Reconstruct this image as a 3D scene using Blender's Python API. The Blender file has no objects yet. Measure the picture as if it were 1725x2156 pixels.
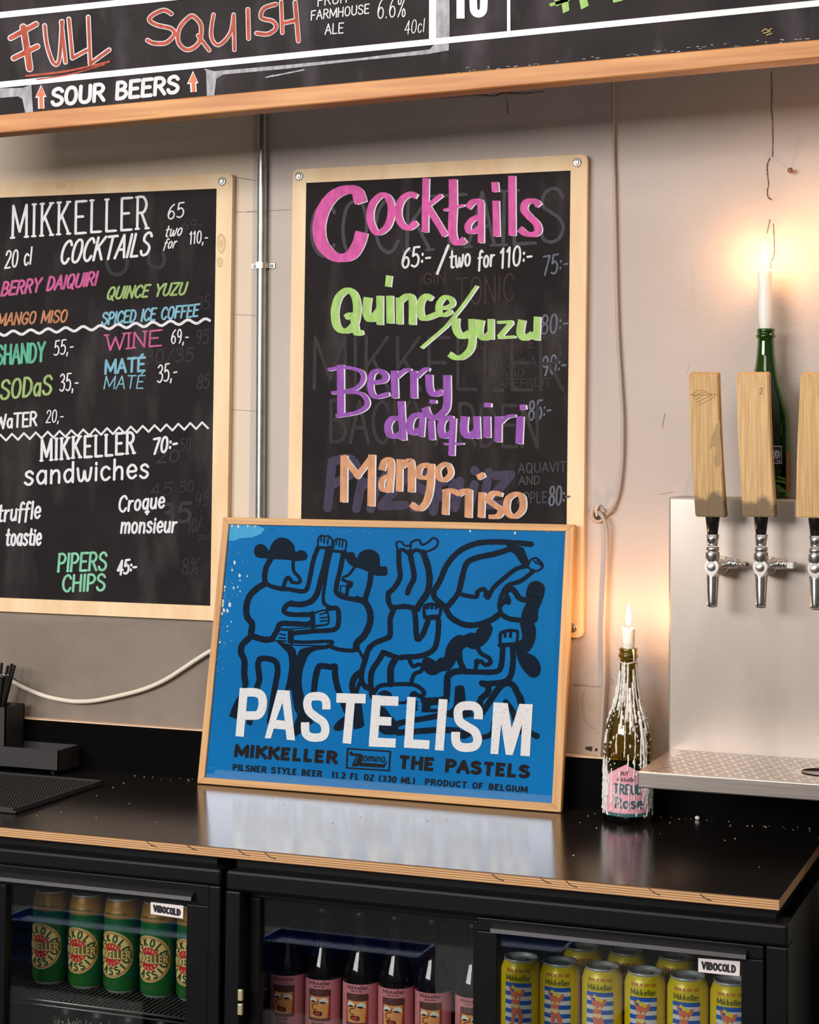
import bpy, bmesh, math, random
from mathutils import Vector, Matrix
from mathutils.geometry import tessellate_polygon
random.seed(7)
PI = math.pi
scene = bpy.context.scene
COL = scene.collection

# ------------------------------------------------------------------ camera
CF, CYAW, CROLL, CPY, CPITCH = 3915.61, .359399, .00911223, 777.8255, .0423483
CAM = Vector((0.0, -3.4, 1.5675))
fw = Vector((-math.sin(CYAW)*math.cos(CPITCH), math.cos(CYAW)*math.cos(CPITCH), math.sin(CPITCH)))
r0 = Vector((math.cos(CYAW), math.sin(CYAW), 0)); u0 = r0.cross(fw)
cr = r0*math.cos(CROLL) + u0*math.sin(CROLL)
cu = -r0*math.sin(CROLL) + u0*math.cos(CROLL)
cam_d = bpy.data.cameras.new('camera'); cam = bpy.data.objects.new('camera', cam_d); COL.objects.link(cam)
cam.matrix_world = Matrix(((cr.x, cu.x, -fw.x, CAM.x), (cr.y, cu.y, -fw.y, CAM.y), (cr.z, cu.z, -fw.z, CAM.z), (0, 0, 0, 1)))
cam_d.sensor_fit = 'HORIZONTAL'; cam_d.sensor_width = 36.0; cam_d.lens = CF/1725*36
cam_d.shift_y = -(1078-CPY)/1725
cam_d.clip_start = .05; cam_d.clip_end = 60
scene.camera = cam

# ------------------------------------------------------------------ light and exposure
vs = scene.view_settings
vs.view_transform = 'Standard'; vs.look = 'None'; vs.gamma = 1.0; vs.exposure = -.05
try: vs.use_curve_mapping = False
except Exception: pass
world = bpy.data.worlds.new('world'); scene.world = world; world.use_nodes = True
wn = world.node_tree; wb = wn.nodes['Background']; wb.inputs[1].default_value = 1.0
wtc = wn.nodes.new('ShaderNodeTexCoord'); wsx = wn.nodes.new('ShaderNodeSeparateXYZ'); wrp = wn.nodes.new('ShaderNodeValToRGB')   # dim hall, brighter towards its ceiling
wn.links.new(wtc.outputs['Generated'], wsx.inputs[0]); wn.links.new(wsx.outputs[2], wrp.inputs[0]); wn.links.new(wrp.outputs[0], wb.inputs[0])
wrp.color_ramp.elements[0].position = 0.0; wrp.color_ramp.elements[0].color = (.065, .061, .058, 1)
wrp.color_ramp.elements[1].position = .75; wrp.color_ramp.elements[1].color = (.62, .585, .56, 1)

def area_light(name, loc, target, sx, sy, power, color):
    d = bpy.data.lights.new(name, 'AREA'); d.shape = 'RECTANGLE'; d.size = sx; d.size_y = sy; d.energy = power; d.color = color
    o = bpy.data.objects.new(name, d); COL.objects.link(o); o.location = loc
    o.rotation_euler = (Vector(target)-Vector(loc)).to_track_quat('-Z', 'Y').to_euler()
    return o
area_light('added_key_light', (-3.1, -5.2, 2.55), (-1.3, 0, 1.3), 3.4, 1.1, 285, (1.0, .965, .935))  # unseen soft key light, placed so the glossy poster mirrors it into the worktop
area_light('ceiling_lamp_glow', (-.6, -3.4, 2.9), (-1.2, -.1, 1.2), 1.6, .6, 24, (1.0, .93, .86))

# ------------------------------------------------------------------ pixel -> world on a real plane
def ray(x, y): return cr*((x-862.5)/CF) - cu*((y-CPY)/CF) + fw
def W(x, y, Y):                                     # on the vertical plane y = Y
    d = ray(x, y); return CAM + d*((Y-CAM.y)/d.y)
def G(x, y, Z):                                     # on the level plane z = Z
    d = ray(x, y); return CAM + d*((Z-CAM.z)/d.z)

# ------------------------------------------------------------------ materials
def lin(c): return tuple(((v/255)/12.92 if v <= 10.3 else (((v/255)+.055)/1.055)**2.4) for v in c)
def mat(name, rgb, rough=.6, metal=0.0, noise=0.0, nscale=20, bump=0.0, bscale=80, stretch=(1, 1, 1), rgb2=None, coat=0, trans=0, ior=1.5, spec=None, detail=4, band=None, emit=0):
    m = bpy.data.materials.new(name); m.use_nodes = True
    nt = m.node_tree; N = nt.nodes; L = nt.links; b = N['Principled BSDF']
    c = lin(rgb)+(1,)
    b.inputs['Base Color'].default_value = c
    b.inputs['Roughness'].default_value = rough; b.inputs['Metallic'].default_value = metal
    b.inputs['IOR'].default_value = ior
    if coat: b.inputs['Coat Weight'].default_value = coat; b.inputs['Coat Roughness'].default_value = .03; b.inputs['Coat IOR'].default_value = 1.75
    if trans: b.inputs['Transmission Weight'].default_value = trans
    if spec is not None: b.inputs['Specular IOR Level'].default_value = spec
    if emit:
        b.inputs['Emission Color'].default_value = c; b.inputs['Emission Strength'].default_value = emit
    if noise or bump or rgb2 or band:
        tc = N.new('ShaderNodeTexCoord'); mp = N.new('ShaderNodeMapping'); L.new(tc.outputs['Object'], mp.inputs[0])
        mp.inputs['Scale'].default_value = stretch
    if noise or rgb2:
        nz = N.new('ShaderNodeTexNoise'); nz.inputs['Scale'].default_value = nscale; nz.inputs['Detail'].default_value = detail
        L.new(mp.outputs[0], nz.inputs[0])
        rp = N.new('ShaderNodeValToRGB'); L.new(nz.outputs[0], rp.inputs[0])
        c2 = lin(rgb2) if rgb2 else tuple(v*(1-noise) for v in c[:3])
        rp.color_ramp.elements[0].position = .32; rp.color_ramp.elements[1].position = .68
        rp.color_ramp.elements[0].color = tuple(c2)+(1,); rp.color_ramp.elements[1].color = c
        L.new(rp.outputs[0], b.inputs['Base Color'])
        m['ramp'] = rp.name
    if bump:
        n2 = N.new('ShaderNodeTexNoise'); n2.inputs['Scale'].default_value = bscale; n2.inputs['Detail'].default_value = 3
        L.new(mp.outputs[0], n2.inputs[0])
        bp = N.new('ShaderNodeBump'); bp.inputs['Strength'].default_value = bump; bp.inputs['Distance'].default_value = .004
        L.new(n2.outputs[0], bp.inputs['Height']); L.new(bp.outputs[0], b.inputs['Normal'])
    return m
def paint(name, rgb, worn=.18):                     # chalk marker: slightly streaky
    return mat(name, rgb, .85, noise=worn, nscale=90, stretch=(1, 1, .35), detail=6)
def thin_glass(name, tint=(.86, .88, .88), refl=1.0, ior=1.38):
    m = bpy.data.materials.new(name); m.use_nodes = True; nt = m.node_tree; N = nt.nodes; L = nt.links; N.clear()
    o = N.new('ShaderNodeOutputMaterial'); mx = N.new('ShaderNodeMixShader'); t = N.new('ShaderNodeBsdfTransparent'); g = N.new('ShaderNodeBsdfGlossy')
    f = N.new('ShaderNodeFresnel'); f.inputs[0].default_value = ior; t.inputs[0].default_value = tint+(1,); g.inputs['Roughness'].default_value = .01
    g.inputs[0].default_value = (refl, refl, refl, 1)
    L.new(f.outputs[0], mx.inputs[0]); L.new(t.outputs[0], mx.inputs[1]); L.new(g.outputs[0], mx.inputs[2]); L.new(mx.outputs[0], o.inputs[0])
    return m
def emission(name, rgb, s):
    m = bpy.data.materials.new(name); m.use_nodes = True; nt = m.node_tree; N = nt.nodes; N.clear()
    o = N.new('ShaderNodeOutputMaterial'); e = N.new('ShaderNodeEmission'); e.inputs[0].default_value = rgb+(1,); e.inputs[1].default_value = s
    nt.links.new(e.outputs[0], o.inputs[0]); return m

# ------------------------------------------------------------------ objects
ORG = {}
def thing(name, label, cat, loc=(0, 0, 0), group=None):
    o = bpy.data.objects.new(name, None); COL.objects.link(o); o.location = loc; o.empty_display_size = .05
    o['label'] = label; o['category'] = cat
    if group: o['group'] = group
    ORG[o.name] = Vector(loc); return o
def obj(name, bm, mats, parent=None, smooth=False, label=None, kind=None, org=None):
    off = ORG[parent.name] if parent else (Vector(org) if org else Vector((0, 0, 0)))
    bm.transform(Matrix.Translation(-off))
    me = bpy.data.meshes.new(name); bm.to_mesh(me); bm.free()
    o = bpy.data.objects.new(name, me); COL.objects.link(o)
    for m in (mats if isinstance(mats, (list, tuple)) else [mats]): me.materials.append(m)
    if smooth:
        for p in me.polygons: p.use_smooth = True
    if parent: o.parent = parent
    else: o.location = off
    ORG[o.name] = off
    if label: o['label'] = label
    if kind: o['kind'] = kind
    return o
def tag(o, label, cat, group=None):
    o['label'] = label; o['category'] = cat
    if group: o['group'] = group
    return o
def struct(name, bm, m): 
    o = obj(name, bm, m); o['kind'] = 'structure'; return o
def dup(root, loc, rotz=0, label=None, group=None):
    r = root.copy(); COL.objects.link(r); r.location = loc; r.rotation_euler = (0, 0, rotz); ORG[r.name] = Vector(loc)
    if label: r['label'] = label
    if group: r['group'] = group
    for ch in list(root.children):
        c = ch.copy(); COL.objects.link(c); c.parent = r
        for g in list(ch.children):
            d = g.copy(); COL.objects.link(d); d.parent = c
    return r

# ------------------------------------------------------------------ shapes
def B(): return bmesh.new()
def box(bm, a, b, bev=0.0, mi=0):
    a, b = Vector(a), Vector(b)
    c = (a+b)/2; s = b-a
    r = bmesh.ops.create_cube(bm, size=1.0, matrix=Matrix.Translation(c) @ Matrix.Diagonal((abs(s.x), abs(s.y), abs(s.z), 1)))
    vs_ = r['verts']; fs = set(f for v in vs_ for f in v.link_faces)
    for f in fs: f.material_index = mi
    if bev:
        es = list(set(e for v in vs_ for e in v.link_edges))
        bmesh.ops.bevel(bm, geom=es, offset=bev, segments=2, affect='EDGES', profile=.5)
    return bm
def prism(bm, front, depth, mi=0):                  # polygon (list of Vectors) pushed along the vector depth
    d = Vector(depth)
    a = [bm.verts.new(p) for p in front]; b = [bm.verts.new(Vector(p)+d) for p in front]
    n = len(a)
    fs = [bm.faces.new(a), bm.faces.new(b[::-1])]
    for i in range(n): fs.append(bm.faces.new((a[i], b[i], b[(i+1) % n], a[(i+1) % n])))
    for f in fs: f.material_index = mi
    bmesh.ops.recalc_face_normals(bm, faces=fs)
    return bm
def lathe(bm, prof, loc=(0, 0, 0), n=40, axis=None, mi=0, capb=True, capt=True):
    M = Matrix.Translation(loc)
    if axis is not None: M = M @ Vector(axis).to_track_quat('Z', 'Y').to_matrix().to_4x4()
    rings = []
    for r, z in prof:
        rings.append([bm.verts.new(M @ Vector((r*math.cos(2*PI*i/n), r*math.sin(2*PI*i/n), z))) for i in range(n)])
    fs = []
    for A, Bq in zip(rings, rings[1:]):
        for i in range(n): fs.append(bm.faces.new((A[i], A[(i+1) % n], Bq[(i+1) % n], Bq[i])))
    if capb: fs.append(bm.faces.new(rings[0][::-1]))
    if capt: fs.append(bm.faces.new(rings[-1]))
    for f in fs: f.material_index = mi; f.smooth = True
    return bm
def cr_pts(pts, per=8, closed=False):               # Catmull-Rom through the points
    n = len(pts)
    if n < 3: return list(pts)
    D = len(pts[0]); out = []
    def g(i):
        if closed: return pts[i % n]
        return pts[max(0, min(n-1, i))]
    for i in range(n if closed else n-1):
        p0, p1, p2, p3 = g(i-1), g(i), g(i+1), g(i+2)
        for k in range(per):
            t = k/per
            out.append(tuple(.5*((2*p1[j]) + (-p0[j]+p2[j])*t + (2*p0[j]-5*p1[j]+4*p2[j]-p3[j])*t*t + (-p0[j]+3*p1[j]-3*p2[j]+p3[j])*t**3) for j in range(D)))
    if not closed: out.append(tuple(pts[-1]))
    return out
def tube(bm, pts, r, n=12, mi=0, cap=True):
    P = [Vector(p) for p in pts]; rings = []; up = Vector((0, 0, 1))
    T0 = (P[1]-P[0]).normalized()
    nrm = T0.cross(up) if abs(T0.z) < .95 else T0.cross(Vector((1, 0, 0)))
    nrm.normalize()
    for i, p in enumerate(P):
        t = (P[min(i+1, len(P)-1)]-P[max(i-1, 0)]).normalized()
        nrm = (nrm - t*nrm.dot(t)).normalized(); bn = t.cross(nrm)
        rr = r[i] if isinstance(r, (list, tuple)) else r
        rings.append([bm.verts.new(p + nrm*rr*math.cos(2*PI*k/n) + bn*rr*math.sin(2*PI*k/n)) for k in range(n)])
    fs = []
    for A, C in zip(rings, rings[1:]):
        for k in range(n): fs.append(bm.faces.new((A[k], A[(k+1) % n], C[(k+1) % n], C[k])))
    if cap: fs.append(bm.faces.new(rings[0][::-1])); fs.append(bm.faces.new(rings[-1]))
    for f in fs: f.material_index = mi; f.smooth = True
    return bm

# ------------------------------------------------------------------ lettering and drawing on a surface
def parse(s):
    """'~x,y x,y;x,y ...' -> list of (smooth, points)"""
    out = []
    for st in s.split(';'):
        st = st.strip(); sm = st.startswith('~')
        out.append((sm, [tuple(float(v) for v in q.split(',')) for q in st.lstrip('~').split()]))
    return out
FONT = {
'A': (60, '0,0 30,100 60,0;12,36 48,36'), 'B': (56, '5,0 5,100;~5,100 32,98 47,78 34,56 5,53;~5,53 38,50 54,28 38,3 5,0'),
'C': (56, '~54,80 43,97 28,99 10,82 3,50 10,18 28,1 43,4 54,20'), 'D': (58, '5,0 5,100;~5,100 30,97 50,75 54,50 50,25 30,3 5,0'),
'E': (52, '50,100 5,100 5,0 50,0;5,52 42,52'), 'F': (50, '50,100 5,100 5,0;5,52 40,52'),
'G': (58, '~54,80 43,97 28,99 10,82 3,50 10,18 28,1 45,5 54,22;54,12 54,45 34,45'), 'H': (60, '5,0 5,100;55,0 55,100;5,52 55,52'),
'I': (12, '6,0 6,100'), 'J': (50, '~44,100 44,25 36,5 22,0 8,6 4,22'), 'K': (58, '5,0 5,100;54,100 5,42;20,58 57,0'),
'L': (48, '5,100 5,0 46,0'), 'M': (76, '2,0 4,100 38,18 72,100 74,0'), 'N': (60, '5,0 5,100 55,0 55,100'),
'O': (62, '~31,100 12,88 4,50 12,12 31,0 50,12 58,50 50,88 31,100'), 'P': (54, '5,0 5,100;~5,100 36,98 51,75 37,50 5,47'),
'Q': (64, '~31,100 12,88 4,50 12,12 31,0 50,12 58,50 50,88 31,100;36,24 62,-10'), 'R': (58, '5,0 5,100;~5,100 36,98 51,75 37,52 5,50;26,50 56,0'),
'S': (56, '~52,82 40,97 24,99 8,88 7,68 26,55 44,44 54,27 46,7 28,0 11,5 3,20'), 'T': (58, '0,100 58,100;29,100 29,0'),
'U': (60, '~5,100 5,28 14,6 30,0 46,6 55,28 55,100'), 'V': (58, '0,100 29,0 58,100'), 'W': (84, '0,100 20,0 42,80 64,0 84,100'),
'X': (58, '2,100 56,0;56,100 2,0'), 'Y': (58, '0,100 29,50 58,100;29,50 29,0'), 'Z': (58, '3,100 55,100 3,0 57,0'),
'a': (46, '~40,55 22,66 6,48 4,25 14,4 28,6 40,28;40,64 41,0'), 'b': (46, '5,100 5,0;~5,40 20,62 38,56 43,32 34,6 18,0 5,14'),
'c': (42, '~39,54 24,66 8,54 4,30 12,5 26,0 40,12'), 'd': (46, '~40,52 24,64 8,52 4,28 14,3 28,6 40,26;40,100 41,0'),
'e': (44, '~5,33 40,36 36,58 22,66 8,52 4,28 14,4 28,0 41,12'), 'f': (34, '~36,92 24,100 14,88 12,60 10,-16;0,58 30,60'),
'g': (46, '~40,54 24,65 8,52 4,28 14,6 28,8 40,26;~40,64 40,-8 28,-32 10,-30 2,-20'), 'h': (46, '5,100 5,0;~5,38 18,60 34,60 40,40 40,0'),
'i': (12, '6,62 6,0;6,80 6,87'), 'j': (20, '~14,62 14,-16 4,-30;14,80 14,87'), 'k': (44, '5,100 5,0;38,62 5,26;16,36 42,0'),
'l': (12, '6,100 6,0'), 'm': (70, '5,64 5,0;~5,40 16,60 30,60 35,40 35,0;~35,40 46,60 60,60 65,40 65,0'),
'n': (46, '5,64 5,0;~5,38 18,60 34,60 40,40 40,0'), 'o': (46, '~23,65 8,54 4,32 10,8 23,0 36,8 42,32 37,54 23,65'),
'p': (46, '5,64 5,-34;~5,40 20,62 38,56 43,32 34,6 18,0 5,14'), 'q': (46, '~40,54 24,65 8,52 4,28 14,4 28,6 40,26;40,64 40,-34;28,-20 52,-20'),
'r': (34, '5,64 5,0;~5,36 16,58 32,62'), 's': (40, '~36,54 24,66 8,58 10,42 28,30 36,18 28,2 14,0 3,10'),
't': (32, '~14,94 13,20 18,3 31,4;0,62 30,64'), 'u': (46, '~5,64 5,18 14,1 28,4 40,26;40,64 41,0'), 'v': (42, '2,64 21,0 40,64'),
'w': (64, '~2,64 8,12 18,0 28,14 32,52 38,12 46,0 56,14 62,64'), 'x': (42, '2,64 40,0;40,64 2,0'), 'y': (44, '~4,64 8,28 18,16 32,26;~40,64 38,0 26,-30 6,-28'),
'z': (42, '4,62 38,62 4,0 40,0'),
'0': (54, '~27,100 10,86 4,50 10,14 27,0 44,14 50,50 44,86 27,100'), '1': (30, '2,80 18,100 18,0'), '2': (54, '~5,78 14,97 30,100 46,88 46,66 28,36 4,2;4,0 52,0'),
'3': (52, '~5,88 22,100 42,92 44,70 20,54;~20,54 46,46 48,18 28,0 4,10'), '4': (54, '38,0 38,100;38,100 3,32 54,32'), '5': (52, '48,100 12,100 8,56;~8,56 30,64 48,42 44,12 24,0 4,8'),
'6': (52, '~44,98 22,80 6,46 6,18 22,0 42,8 47,32 34,52 16,48 6,28'), '7': (52, '2,100 50,100 18,0'), '8': (52, '~26,54 8,66 10,90 26,100 42,90 44,66 26,54 6,38 6,12 26,0 46,12 46,38 26,54'),
'9': (52, '~46,66 34,46 14,48 6,72 16,96 34,98 46,72 44,30 30,0'), '.': (14, '6,0 7,4'), ',': (16, '9,6 4,-16'), ':': (16, '8,20 8,26;8,56 8,62'), '-': (36, '4,40 32,40'),
'/': (44, '2,-10 42,105'), '%': (70, '62,100 8,0;~18,100 6,86 8,66 20,62 28,78 18,100;~52,38 42,24 44,4 56,0 64,16 52,38'), '(': (26, '~22,110 8,80 4,48 8,14 22,-14'), ')': (26, '~4,110 18,80 22,48 18,14 4,-14'),
' ': (36, ''), '&': (60, '~56,0 16,72 22,98 40,92 38,70 8,36 10,8 30,0 54,40'), "'": (14, '7,100 7,80'),
}
FONT['É'] = (52, FONT['E'][1]+';22,112 34,124')
class Draw:
    def __init__(self, fn, sub=0): self.fn = fn; self.bm = B(); self.k = 0; self.sub = sub
    def _face(self, q, lay, mi):
        if self.sub:                                  # keep large faces hugging a curved surface
            q = list(q)
            if len(q) > 3:
                for i in range(1, len(q)-1): self._face([q[0], q[i], q[i+1]], lay, mi)
                return
            e = [math.hypot(q[i][0]-q[(i+1) % 3][0], q[i][1]-q[(i+1) % 3][1]) for i in range(3)]; k = e.index(max(e))
            if e[k] > self.sub:
                a, b, c = q[k], q[(k+1) % 3], q[(k+2) % 3]; m = ((a[0]+b[0])/2, (a[1]+b[1])/2)
                self._face([a, m, c], lay, mi); self._face([m, b, c], lay, mi); return
        try:
            f = self.bm.faces.new([self.bm.verts.new(self.fn(p[0], p[1], lay)) for p in q]); f.material_index = mi
        except ValueError: pass
    def stroke(self, pts, w, smooth=False, cap=True, lay=1, mi=0, rough=0.0, nib=None):
        pts = [tuple(p) for p in pts]; self.k += 1; lay += .013*(self.k % 40)
        clos = len(pts) > 2 and pts[0] == pts[-1]
        if smooth and len(pts) > 2:
            pts = cr_pts(pts[:-1] if clos else pts, 7, clos)
            if clos: pts.append(pts[0])
            self._band(pts, w, cap, lay, mi, rough, nib, clos); return
        n = len(pts)
        if n < 2: return
        if n == 2: self._band(pts, w, cap, lay, mi, rough, nib, False); return
        h = w/2
        for i in range(n-1):                          # straight pieces, squared or rounded at the corners
            a, b = pts[i], pts[i+1]; l = math.hypot(b[0]-a[0], b[1]-a[1]) or 1; d = ((b[0]-a[0])/l, (b[1]-a[1])/l)
            def turn(j):
                u, v, t = pts[j-1], pts[j], pts[j+1]; d1 = (v[0]-u[0], v[1]-u[1]); d2 = (t[0]-v[0], t[1]-v[1])
                return (d1[0]*d2[0]+d1[1]*d2[1])/((math.hypot(*d1) or 1)*(math.hypot(*d2) or 1))
            A, Bq = a, b
            if i > 0 and not cap and abs(turn(i)) < .45: A = (a[0]-d[0]*h, a[1]-d[1]*h)
            if i < n-2 and not cap and abs(turn(i+1)) < .45: Bq = (b[0]+d[0]*h, b[1]+d[1]*h)
            self._band([A, Bq], w, cap, lay+.004*i, mi, rough, nib, False)
            if i < n-2 and (cap or abs(turn(i+1)) >= .45):
                c = b; r = h*(nib[0]+nib[1] if nib else 1)*.98
                self._face([(c[0]+r*math.cos(k*PI/7), c[1]+r*math.sin(k*PI/7)) for k in range(14)], lay+.004*i+.002, mi)
    def _band(self, pts, w, cap, lay, mi, rough, nib, clos):
        n = len(pts); h = w/2; L = []; R = []
        for i in range(n):
            a = pts[i-1] if i > 0 else (pts[n-2] if clos else None)
            b = pts[i+1] if i < n-1 else (pts[1] if clos else None)
            p = pts[i]
            def unit(u, v):
                dx, dy = v[0]-u[0], v[1]-u[1]; l = math.hypot(dx, dy) or 1; return dx/l, dy/l
            d1 = unit(a, p) if a else None; d2 = unit(p, b) if b else None
            if d1 is None: d1 = d2
            if d2 is None: d2 = d1
            mx, my = -d1[1]-d2[1], d1[0]+d2[0]; l = math.hypot(mx, my)
            if l < .35: mx, my = -d1[1], d1[0]
            else: mx, my = mx/l, my/l
            hh = h*(1+(random.uniform(-rough, rough) if rough else 0))
            if nib: hh *= nib[0]+nib[1]*abs(mx)
            L.append((p[0]+mx*hh, p[1]+my*hh)); R.append((p[0]-mx*hh, p[1]-my*hh))
        for i in range(n-1): self._face((L[i], R[i], R[i+1], L[i+1]), lay+.003*i, mi)
        if cap and not clos:
            for (p, q) in ((pts[0], pts[1]), (pts[-1], pts[-2])):
                a0 = math.atan2(p[1]-q[1], p[0]-q[0])
                self._face([(p[0]+h*math.cos(a0-PI/2+PI*k/8), p[1]+h*math.sin(a0-PI/2+PI*k/8)) for k in range(9)], lay, mi)
    def poly(self, pts, smooth=False, lay=1, mi=0):
        self.k += 1; lay += .013*(self.k % 40)
        if smooth: pts = cr_pts(list(pts), 6, True)
        v3 = [Vector((p[0], p[1], 0)) for p in pts]
        for t in tessellate_polygon([v3]): self._face([pts[i] for i in t], lay, mi)
    def disc(self, c, r, lay=1, mi=0, n=36, rin=0.0, a0=0, a1=2*PI, rings=4):
        for j in range(rings):
            ra = rin+(r-rin)*j/rings; rb = rin+(r-rin)*(j+1)/rings
            for k in range(n):
                t0 = a0+(a1-a0)*k/n; t1 = a0+(a1-a0)*(k+1)/n
                q = [(c[0]+ra*math.cos(t0), c[1]+ra*math.sin(t0)), (c[0]+rb*math.cos(t0), c[1]+rb*math.sin(t0)), (c[0]+rb*math.cos(t1), c[1]+rb*math.sin(t1)), (c[0]+ra*math.cos(t1), c[1]+ra*math.sin(t1))]
                self._face(q if ra > 0 else q[1:3]+[c], lay, mi)
    def rect(self, x0, y0, x1, y1, lay=1, mi=0, nx=1, ny=1):
        for i in range(nx):
            for j in range(ny):
                a = x0+(x1-x0)*i/nx; b = x0+(x1-x0)*(i+1)/nx; c = y0+(y1-y0)*j/ny; d = y0+(y1-y0)*(j+1)/ny
                self._face([(a, c), (b, c), (b, d), (a, d)], lay, mi)
    def text(self, s, p0, p1, h, w, slant=0.0, serif=0.0, cap=True, lay=1, mi=0, up=None, sp=14, wob=0.0, off=(0, 0)):
        tot = sum(FONT[c][0]+sp for c in s)-sp
        ex = ((p1[0]-p0[0])/tot, (p1[1]-p0[1])/tot)
        if up is None: up = (slant, -h)
        ey = (up[0]/100, up[1]/100); x = 0
        for c in s:
            gw, g = FONT[c]; dy = random.uniform(-wob, wob)
            def T(q): return (p0[0]+off[0]+ex[0]*(x+q[0])+ey[0]*(q[1]+dy), p0[1]+off[1]+ex[1]*(x+q[0])+ey[1]*(q[1]+dy))
            if g:
                for sm, pts in parse(g):
                    P = [T(q) for q in pts]
                    if not cap and not sm:            # square ends reach the same height as the cross bars
                        for i, j in ((0, 1), (-1, -2)):
                            if pts[i][1] in (0.0, 100.0) and abs(pts[i][0]-pts[j][0]) < abs(pts[i][1]-pts[j][1]):
                                l = math.hypot(P[i][0]-P[j][0], P[i][1]-P[j][1]) or 1
                                P[i] = (P[i][0]+(P[i][0]-P[j][0])/l*w/2, P[i][1]+(P[i][1]-P[j][1])/l*w/2)
                    self.stroke(P, w, sm, cap, lay, mi)
                    if serif:
                        for e in (pts[0], pts[-1]):
                            if e[1] in (0.0, 100.0) and not sm:
                                self.stroke([T((e[0]-serif, e[1])), T((e[0]+serif, e[1]))], w*.8, False, cap, lay, mi)
            x += gw+sp
        return self
    def arc_text(self, s, c, r, a0, a1, h, w, lay=1, mi=0, inward=False):   # letters standing on an arc, angles in degrees
        n = len(s)
        for i, ch in enumerate(s):
            a = math.radians(a0+(a1-a0)*(i/(n-1) if n > 1 else .5))
            rad = (math.cos(a), math.sin(a)); tan = (math.sin(a), -math.cos(a))
            if inward: rad = (-rad[0], -rad[1]); tan = (-tan[0], -tan[1])
            k = h/100; gw, g = FONT[ch]
            o = (c[0]+r*math.cos(a), c[1]+r*math.sin(a))
            for sm, pts in parse(g):
                self.stroke([(o[0]+tan[0]*(q[0]-gw/2)*k+rad[0]*q[1]*k, o[1]+tan[1]*(q[0]-gw/2)*k+rad[1]*q[1]*k) for q in pts], w, sm, False, lay, mi)
    def strokes(self, s, w, tf, lay=1, mi=0, cap=True, off=(0, 0), rough=0.0, nib=None):
        for sm, pts in parse(s):
            self.stroke([(tf(p)[0]+off[0], tf(p)[1]+off[1]) for p in pts], w, sm, cap, lay, mi, rough, nib)
        return self
    def fill(self, s, tf, lay=1, mi=0):
        for sm, pts in parse(s): self.poly([tf(p) for p in pts], sm, lay, mi)
        return self
    def done(self, name, mats, parent, label=None, kind=None):
        return obj(name, self.bm, mats, parent, label=label, kind=kind)
def zoomed(ox, oy, s): return lambda p: (ox+p[0]*s, oy+p[1]*s)
def on_wall(Y): return lambda x, y, lay: W(x, y, Y-.0003*lay)

# ================================================================== materials used
def wall_material():
    m = mat('plaster_wall', (196, 183, 175), .88, noise=.09, nscale=5, bump=.25, bscale=140, detail=8)
    nt = m.node_tree; N = nt.nodes; L = nt.links; b = N['Principled BSDF']
    rp = N[m['ramp']]
    tc = N.new('ShaderNodeTexCoord'); sx = N.new('ShaderNodeSeparateXYZ'); L.new(tc.outputs['Object'], sx.inputs[0])
    def ramp(src, p0, p1, c0, c1):
        mr = N.new('ShaderNodeMapRange'); mr.inputs[1].default_value = p0; mr.inputs[2].default_value = p1
        mr.inputs[3].default_value = c0; mr.inputs[4].default_value = c1; L.new(src, mr.inputs[0]); return mr.outputs[0]
    def mix(f, a, bcol, mode='MIX'):
        mx = N.new('ShaderNodeMix'); mx.data_type = 'RGBA'; mx.blend_type = mode
        L.new(f, mx.inputs[0]); L.new(a, mx.inputs[6]); mx.inputs[7].default_value = lin(bcol)+(1,); return mx.outputs[2]
    def mul(a, c):
        k = N.new('ShaderNodeMath'); k.operation = 'MULTIPLY'; L.new(a, k.inputs[0])
        if isinstance(c, (int, float)): k.inputs[1].default_value = c
        else: L.new(c, k.inputs[1])
        return k.outputs[0]
    nz = N.new('ShaderNodeTexNoise'); nz.inputs['Scale'].default_value = 3.2; nz.inputs['Detail'].default_value = 9; L.new(tc.outputs['Object'], nz.inputs[0])
    nzw = N.new('ShaderNodeMath'); nzw.operation = 'MULTIPLY_ADD'; L.new(nz.outputs[0], nzw.inputs[0]); nzw.inputs[1].default_value = .14; L.new(sx.outputs[2], nzw.inputs[2])
    # cream paint left of the pipe, raw grey concrete below the boards
    left = ramp(sx.outputs[0], -1.622, -1.618, 1, 0)
    col = mix(left, rp.outputs[0], (222, 204, 182))
    low = ramp(nzw.outputs[0], 1.27, 1.40, 1, 0)
    lleft = ramp(sx.outputs[0], -1.5, -1.1, 1, 0)
    col = mix(mul(low, lleft), col, (136, 123, 112))
    grime = ramp(nz.outputs[0], .44, .64, 0, .75)
    vlow = ramp(nzw.outputs[0], 1.16, 1.36, 1, 0)
    col = mix(mul(grime, vlow), col, (92, 82, 74))
    bare = ramp(nzw.outputs[0], 1.17, 1.215, 1, 0)
    bx = ramp(sx.outputs[0], -1.02, -.98, 0, 1)
    col = mix(mul(mul(bare, bx), .7), col, (172, 146, 122))
    L.new(col, b.inputs['Base Color'])
    return m
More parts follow.
